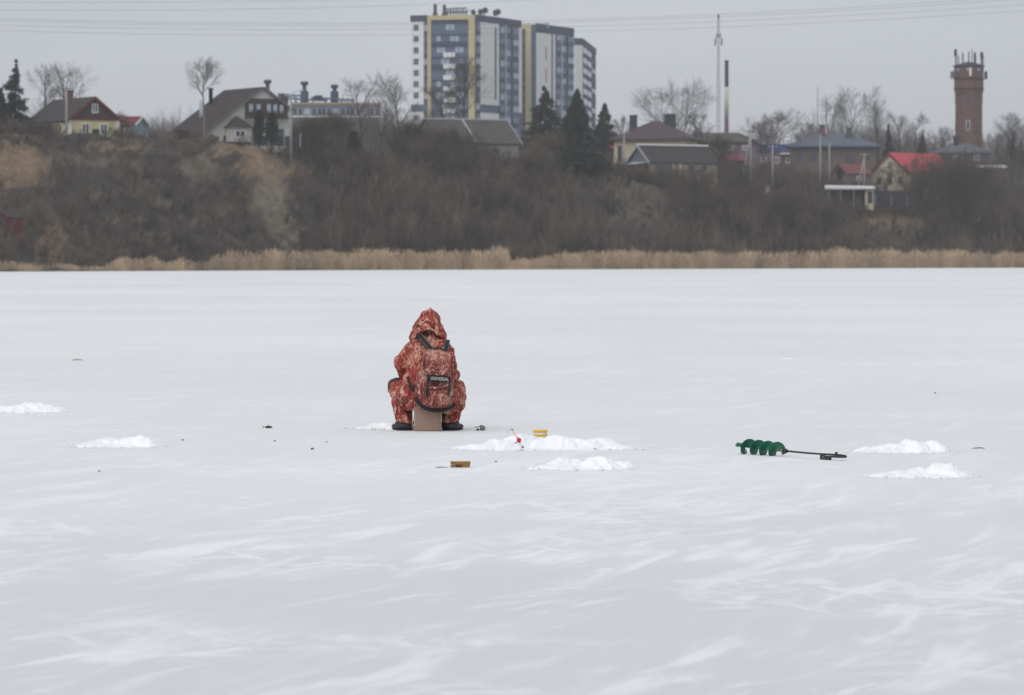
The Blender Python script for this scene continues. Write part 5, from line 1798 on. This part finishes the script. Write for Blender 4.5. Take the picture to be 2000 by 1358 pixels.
# shoulder straps with grey piping
for nm, P_ in (('a', [(-.125, .08, .935), (-.09, -.01, .915), (-.045, -.085, .865), (.0, -.13, .815), (.035, -.16, .775)]),
               ('b', [(.175, .05, .87), (.178, -.03, .86), (.178, -.09, .83), (.172, -.13, .80), (.165, -.16, .765)])):
    N_ = [(0, -.2, 1), (0, -.5, 1), (-.2, -1, .8), (-.2, -1, .6), (0, -1, .6)]
    s_ = ribbon('shoulder_strap', P_, N_, .052, .016, BLACKW, bp_)
    for off in (-.021, .021):
        ribbon('strap_piping', [Vector(p) + Vector((off * .75, -.012, off * .55 + .012)) if nm == 'a' else Vector(p) + Vector((off, -.014, .006)) for p in P_], N_, .007, .008, GREYTRIM, s_)
path_tube('grab_loop', [(.05, yb - .02, .79), (.075, yb - .05, .815), (.11, yb - .055, .815), (.135, yb - .03, .79)], .008, BLACKW, bp_, 6)
# waist adjusters on the side
ribbon('side_strap', [(-.205, -.075, .525), (-.18, -.14, .45), (-.145, -.20, .38)], [(-.6, -.8, .1)] * 3, .02, .01, BLACKW, bp_)
ribbon('side_strap', [(-.075, -.185, .545), (-.115, -.195, .47), (-.158, -.19, .40)], [(-.5, -.8, .2)] * 3, .018, .008, BLACKW, bp_)
# name band across the front
yf = yb - .195
nb_ = box('name_band', BLACKW, (.225, .014, .058), bp_, (.10, yf, .515), (R(2), R(4.5), 0), .004)
fc = bpy.data.curves.new('lettering', 'FONT')
fc.body = 'UNIVERSAL'
fc.size = .046
fc.align_x = 'CENTER'
fc.align_y = 'CENTER'
fc.extrude = .0012
fc.space_character = 1.1
fo = bpy.data.objects.new('tmp', fc)
COL.objects.link(fo)
dg = bpy.context.evaluated_depsgraph_get()
lm = bpy.data.meshes.new_from_object(fo.evaluated_get(dg))
bpy.data.objects.remove(fo)
lt = add_mesh('lettering', lm, mat('white_print', (.62, .62, .62, 1), var=.25, scale=60), nb_, (.012, -.0095, 0), (R(90), 0, 0))
lt.scale = (.70, 1, 1)
# zip lines and hanging buckle straps
ribbon('zip', [(-.005, yf - .012, .452), (.05, yf - .026, .440), (.11, yf - .03, .447), (.17, yf - .02, .455)], [(0, -1, .3)] * 4, .014, .008, BLACKW, bp_)
ribbon('zip', [(-.02, yb - .19, .615), (.08, yb - .196, .605), (.20, yb - .188, .598)], [(0, -1, .2)] * 3, .006, .005, BLACKW, bp_)
ribbon('pocket_edge_shade', [(-.035, yb - .115, .56), (-.042, yb - .118, .66), (-.02, yb - .115, .755), (.06, yb - .112, .79), (.16, yb - .11, .785), (.235, yb - .112, .74), (.25, yb - .112, .62)], [(-1, -1, 0), (-1, -1, .2), (-.6, -1, .6), (0, -1, 1), (.2, -1, 1), (.8, -1, .5), (1, -1, 0)], .012, .007, BLACKW, bp_)  # black ribbon painting the shade line round the top pocket
for x, z0, z1 in ((-.005, .50, .345), (.205, .475, .35)):
    s_ = ribbon('buckle_strap', [(x, yf - .004, z0), (x + .004, yf - .03, (z0 + z1) / 2), (x - .008, yf - .032, z1)], [(0, -1, 0)] * 3, .024 if x < 0 else .016, .007, BLACKW, bp_)
    box('buckle', RUBBER, (.036, .018, .034), s_, (x + .004, yf - .04, (z0 + z1) / 2 + .02), (0, 0, 0), .005)
ribbon('pocket_flap_edge', [(.0, yf - .03, .435), (.07, yf - .05, .425), (.15, yf - .045, .44), (.19, yf - .02, .455)], [(0, -.6, 1)] * 4, .03, .008, CAMO_P, bp_)
lathe('zip_pull', [(.002, -.012), (.008, -.01), (.008, .01), (.002, .012)], STEEL, bp_, (.215, yf + .02, .385), (R(90), 0, 0), 8)

# ------------------------------------------------------------------ ice auger
GREEN = mat('green_paint', lin(14, 98, 70, .85), var=.35, scale=9, rough=.4, spec=.5)
BLKP = mat('black_paint', (.022, .023, .027, 1), var=.3, scale=20, rough=.45, spec=.45)
BRASS = mat('worn_steel_joint', lin(170, 160, 140, .8), var=.25, scale=30, rough=.4, metal=.4)
A0 = G(1484, 889)
ka = FPX / A0.y
au = thing('ice_auger', 'hand ice auger with green screw and black folded handle lying on the ice', 'ice auger', (A0.x, A0.y, 0), 0)
AU_T = math.tan(R(52))
def ax(px, py, dy=0.0):                    # the auger lies slantwise, handle end nearer the camera
    p = W(px, py, A0.y - (px - 1484) / ka * AU_T + dy)
    return p - Vector((A0.x, A0.y, 0))
tilt = math.atan2(-(6 / ka), 75 / ka)
# screw: shaft with four flights
p0, p1 = ax(1447, 871), ax(1532, 881)
axis = (p1 - p0).normalized()
path_tube('shaft', [ax(1438, 870), p0, p1], .011, GREEN, au, 10)
fv, ff = [], []
turns, per = 4.1, 28
n_ = int(turns * per)
e1 = axis.cross(Vector((0, 0, 1))).normalized(); e2 = axis.cross(e1).normalized()
s0, s1 = ax(1453, 872), ax(1527, 880)
for i in range(n_ + 1):
    f = i / n_
    a = -f * turns * 2 * math.pi + 2.2
    c_ = s0.lerp(s1, f)
    Rr = .070 * (1.0 if f < .93 else 1 - (f - .93) * 7) * (1.0 if f > .03 else .9 + f * 3)
    dr = e1 * math.cos(a) + e2 * math.sin(a)
    for rr_, off in ((.010, -.0022), (Rr, -.0016), (Rr, .0016), (.010, .0022)):
        fv.append(c_ + dr * rr_ + axis * off)
for i in range(n_):
    for k in range(4):
        k2 = (k + 1) % 4
        ff.append((i * 4 + k, i * 4 + k2, i * 4 + 4 + k2, i * 4 + 4 + k))
ff += [(3, 2, 1, 0), tuple(n_ * 4 + k for k in range(4))]
fl = poly('screw_flight', fv, ff, GREEN, au, smooth=False)
box('cutting_blade', BRASS, (.006, .075, .03), au, ax(1453, 868), (R(20), R(15), R(10)), .001)
box('blade_plate', GREEN, (.05, .05, .012), au, ax(1444, 869), (R(30), R(8), 0), .003)
# joint, rod, crank
path_tube('joint', [ax(1524, 880), ax(1534, 881)], .013, BRASS, au, 10)
path_tube('collar', [ax(1531, 880.5), ax(1536, 881.2)], .019, BLKP, au, 10)
path_tube('thumb_screw', [ax(1532, 875), ax(1533, 887)], .005, BLKP, au, 8)
path_tube('rod', [ax(1534, 881), ax(1570, 884.5), ax(1602, 887), ax(1640, 889), ax(1650, 890.5)], .0085, BLKP, au, 10)
path_tube('folded_rod', [ax(1604, 889, -.03), ax(1612, 892, -.03), ax(1651, 893, -.03), ax(1653, 891, -.01)], .0085, BLKP, au, 10)
path_tube('crank_bracket', [ax(1604, 888, 0), ax(1604, 896, -.02)], .011, BLKP, au, 10)
path_tube('grip', [ax(1604, 896, -.06), ax(1622, 896.5, -.06)], [.013, .013], RUBBER, au, 12)
path_tube('knob', [ax(1632, 889, .0), ax(1634, 884, .02)], .012, RUBBER, au, 12)
for k in range(7):
    a = k * .9
    path_tube('ice_splinter', [ax(1448 + k, 888, -.05 + .01 * k), ax(1445 + 2.2 * k, 880 - (k * 5) % 7, -.06 + .012 * k)], [.004, .0015], mat('clear_ice', (.7, .74, .77, 1), rough=.2), au, 4)

# ------------------------------------------------------------------ small tackle on the ice
WOOD = mat('varnished_wood', lin(150, 116, 78, .9), var=.3, scale=30, stretch=(1, 6, 6), bump=.2)
WOODD = mat('dark_wood_end', lin(84, 66, 52, .9), var=.3, scale=25)
o = G(899, 913)
wb = thing('wooden_block', 'small brown wooden block with notched end on the ice', 'wooden block', o, R(4))
pf = [(-.078, .002), (.074, .002), (.081, .044), (-.079, .044), (-.079, .030), (-.070, .026), (-.070, .018), (-.079, .014)]
vs = [(x, y, z) for y in (-.03, .03) for x, z in pf]
n_ = len(pf)
poly('block', vs, [tuple(range(n_)), tuple(range(n_, 2 * n_))[::-1]] + [(i, (i + 1) % n_, (i + 1) % n_ + n_, i + n_) for i in range(n_)], WOOD, wb)
box('dark_inlay', WOODD, (.05, .006, .018), wb, (-.012, -.031, .014))
box('top_plate', mat('worn_wood_top', lin(176, 146, 108, .9), var=.2, scale=20), (.162, .064, .004), wb, (0, 0, .0465))

# red reeled rod leaning on the long snow pile
o = G(1019, 881)
kr = FPX / o.y
rd = thing('fishing_rod', 'short ice fishing rod with red reel and white handle', 'fishing rod', o, 0, 'ice fishing rods')
def rp_(px, py, d=0.0): return Vector(((px - 1019) / kr, d, (881 - py) / kr))
WPL = mat('white_foam', (.75, .74, .70, 1), var=.06, scale=20)
RPL = mat('red_plastic', lin(196, 40, 52, .95), var=.1, scale=20, rough=.4)
path_tube('handle', [rp_(1021, 873.5, -.03), rp_(1015, 864, .0)], [.0115, .010], WPL, rd, 10)
path_tube('handle_end', [rp_(1021.3, 874.2, -.034), rp_(1020.4, 872.6, -.03)], .0125, mat('olive_cap', (.22, .21, .15, 1)), rd, 10)
lathe('reel', [(.006, -.012), (.018, -.012), (.0195, -.008), (.012, -.004), (.012, .004), (.0195, .008), (.018, .012), (.006, .012)], RPL, rd, rp_(1013.5, 859.5, -.012), (R(75), R(20), 0), 18)
path_tube('reel_foot', [rp_(1013, 863.5, 0), rp_(1009, 864, .0), rp_(1005.5, 866, -.01)], .004, BLKP, rd, 6)
path_tube('whip', [rp_(1012, 857, .01), rp_(1006, 849, .03), rp_(1000.5, 840, .05)], [.0055, .0042, .0032], mat('coral_plastic', lin(232, 130, 118), rough=.4), rd, 8)
path_tube('tip_bead', [rp_(1000.8, 841, .05), rp_(999.2, 838.5, .05)], .0055, BLKP, rd, 8)
path_tube('line', [rp_(999.5, 839, .05), rp_(995, 841.5, .05), rp_(991, 845, .05)], .0009, mat('pale_line', (.45, .42, .42, 1)), rd, 4)
path_tube('jig', [rp_(991.2, 844.5, .05), rp_(990.6, 846.2, .05)], .0035, RPL, rd, 6)
# dark rod by the boot
o = G(934, 841)
kr = FPX / o.y
rd = thing('fishing_rod', 'short ice fishing rod with grey spool beside the boot', 'fishing rod', o, 0, 'ice fishing rods')
def rp_(px, py, d=0.0): return Vector(((px - 934) / kr, d, (841 - py) / kr))
path_tube('handle', [rp_(933.2, 839, -.05), rp_(936.5, 835.5, .0)], [.011, .009], WPL, rd, 10)
path_tube('handle_end', [rp_(932.8, 839.3, -.056), rp_(933.5, 838.8, -.046)], .0125, BLKP, rd, 10)
lathe('spool', [(.004, -.009), (.033, -.009), (.034, -.006), (.02, -.003), (.02, .003), (.034, .006), (.033, .009), (.004, .009)], mat('grey_plastic', lin(120, 126, 126, .8), var=.3, scale=40), rd, rp_(941.5, 836.2, .01), (R(35), R(14), 0), 16)
path_tube('whip', [rp_(937, 835.3, .0), rp_(930, 834.2, .04), rp_(926, 836.6, .05)], [.005, .004, .002], BLKP, rd, 6)
# yellow rimmed tub behind the pile
o = G(1055, 861)
kr = FPX / o.y
tb = thing('bait_tub', 'small white tub with yellow rim behind the long snow pile', 'tub', (o.x, o.y, 0), 0)
YEL = mat('yellow_plastic', lin(226, 182, 40, .95), var=.08, scale=15, rough=.4)
hz = lambda py: (861 - py) / kr
lathe('body', [(.05, 0), (.063, hz(841.5)), (.058, hz(841.5)), (.046, .006)], WPL, tb, None, None, 28)
lathe('rim', [(.064, hz(844)), (.067, hz(843.8)), (.067, hz(840.6)), (.062, hz(840.4)), (.060, hz(843.5))], YEL, tb, None, None, 28, cap=False)
lathe('band', [(.0595, hz(851.5)), (.0625, hz(851.3)), (.0635, hz(848.2)), (.061, hz(848))], YEL, tb, None, None, 28, cap=False)
path_tube('handle', [(-.064, -.01, hz(849)), (-.03, -.062, hz(853)), (-.008, -.068, hz(854)), (.03, -.062, hz(850)), (.064, -.01, hz(847.5))], .0045, YEL, tb, 8)
# small fish and scraps
FISH = mat('dark_fish_skin', (.045, .035, .028, 1), var=.5, scale=40, rough=.35, spec=.5)
o = G(523, 837)
fi = thing('small_fish', 'small dark fish lying alone on the ice', 'fish', o, R(5))
blob('body', [('ell', (.005, 0, .014), (.038, .009, .013)), ('ell', (.032, 0, .013), (.016, .008, .010))], .003, FISH, fi)
poly('tail', [(-.03, 0, .014), (-.052, -.002, .026), (-.046, -.002, .013), (-.052, -.002, .002), (-.03, .004, .014), (-.052, .002, .026), (-.046, .002, .013), (-.052, .002, .002)],
     [(0, 1, 2, 3), (7, 6, 5, 4), (0, 4, 5, 1), (1, 5, 6, 2), (2, 6, 7, 3), (3, 7, 4, 0)], FISH, fi)
poly('fin', [(.0, -.001, .025), (.016, -.001, .026), (.004, -.001, .034), (.0, .001, .025), (.016, .001, .026), (.004, .001, .034)], [(0, 1, 2), (5, 4, 3), (0, 3, 4, 1), (1, 4, 5, 2), (2, 5, 3, 0)], RBARGE, fi)
DEB = mat('dark_debris', (.06, .05, .045, 1), var=.4, scale=30)
DEBB = mat('tan_debris', (.30, .25, .19, 1), var=.3, scale=20)
def scrap(px, py, wpx, hpx, label, m=DEB, cat='twig', name='twig', seed=1):
    o = G(px, py)
    k = FPX / o.y
    r_ = random.Random(seed)
    n = 5
    w = wpx / k
    pts = [(-w / 2 + w * i / n, r_.uniform(-.03, .03), max(.004, hpx / k * (.35 + .3 * r_.random()) * math.sin(math.pi * (i + .5) / (n + 1)) + .003)) for i in range(n + 1)]
    ob = path_tube(name, pts, [hpx / k * .16, hpx / k * .3, hpx / k * .34, hpx / k * .3, hpx / k * .22, hpx / k * .1], m, None, 6, o)
    return tag(ob, label, cat, 'small scraps on the ice')
scrap(152, 704.5, 24, 3.2, 'pale brown leaf scrap far out on the ice above the edge pile', DEBB, 'leaf', 'dry_leaf', 2)
scrap(1912, 877, 26, 3.0, 'thin dark twig flat on the ice past the right hand snow piles', DEB, seed=3)
scrap(1086, 868, 9, 3, 'little twig stuck in the long snow pile', DEB, seed=4)
scrap(1162, 879, 16, 2.4, 'thin twig at the end of the long snow pile', DEB, seed=5)
scrap(862, 914.5, 24, 2.4, 'thin grey twig beside the wooden block', DEB, seed=6)
scrap(969, 903, 5, 2.6, 'tiny dark scrap between the wooden block and the nearest snow pile', DEB, 'scrap', 'dark_scrap', 7)
scrap(357, 861, 4, 3, 'tiny dark scrap next to the twin peaked snow pile', DEB, 'scrap', 'dark_scrap', 8)
scrap(537, 863, 4, 3, 'tiny dark scrap on the ice below the fish', DEB, 'scrap', 'dark_scrap', 9)
scrap(638, 865, 4, 2.6, 'tiny dark scrap between the fish and the person', DEB, 'scrap', 'dark_scrap', 10)
scrap(610, 879, 5, 5, 'tiny teal bead lying on the ice', mat('teal_bead', lin(30, 100, 110)), 'bead', 'bead', 11)
scrap(194, 922, 4, 3, 'tiny dark scrap in front of the twin peaked snow pile', DEB, 'scrap', 'dark_scrap', 12)
scrap(1827, 769, 4, 3, 'tiny dark scrap far beyond the auger', DEB, 'scrap', 'dark_scrap', 13)

# ------------------------------------------------------------------ winter air
hz_ = bpy.data.materials.new('winter_haze')
hz_.use_nodes = True
hn = hz_.node_tree.nodes
hn.remove(hn['Principled BSDF'])
pv_ = hn.new('ShaderNodeVolumePrincipled')
pv_.inputs['Color'].default_value = (.985, .99, 1.0, 1)
pv_.inputs['Density'].default_value = 0.00023
pv_.inputs['Anisotropy'].default_value = 0.1
pv_.inputs['Density Attribute'].default_value = ''
pv_.inputs['Color Attribute'].default_value = ''
pv_.inputs['Temperature Attribute'].default_value = ''
try:
    hz_.cycles.homogeneous_volume = True
except Exception:
    pass
hz_.node_tree.links.new(pv_.outputs['Volume'], hn['Material Output'].inputs['Volume'])
hb_ = box('haze', hz_, (2800, 4800, 78), None, (0, 2050, 36))
tag(hb_, 'thin grey winter haze over the lake', 'haze', kind='stuff')
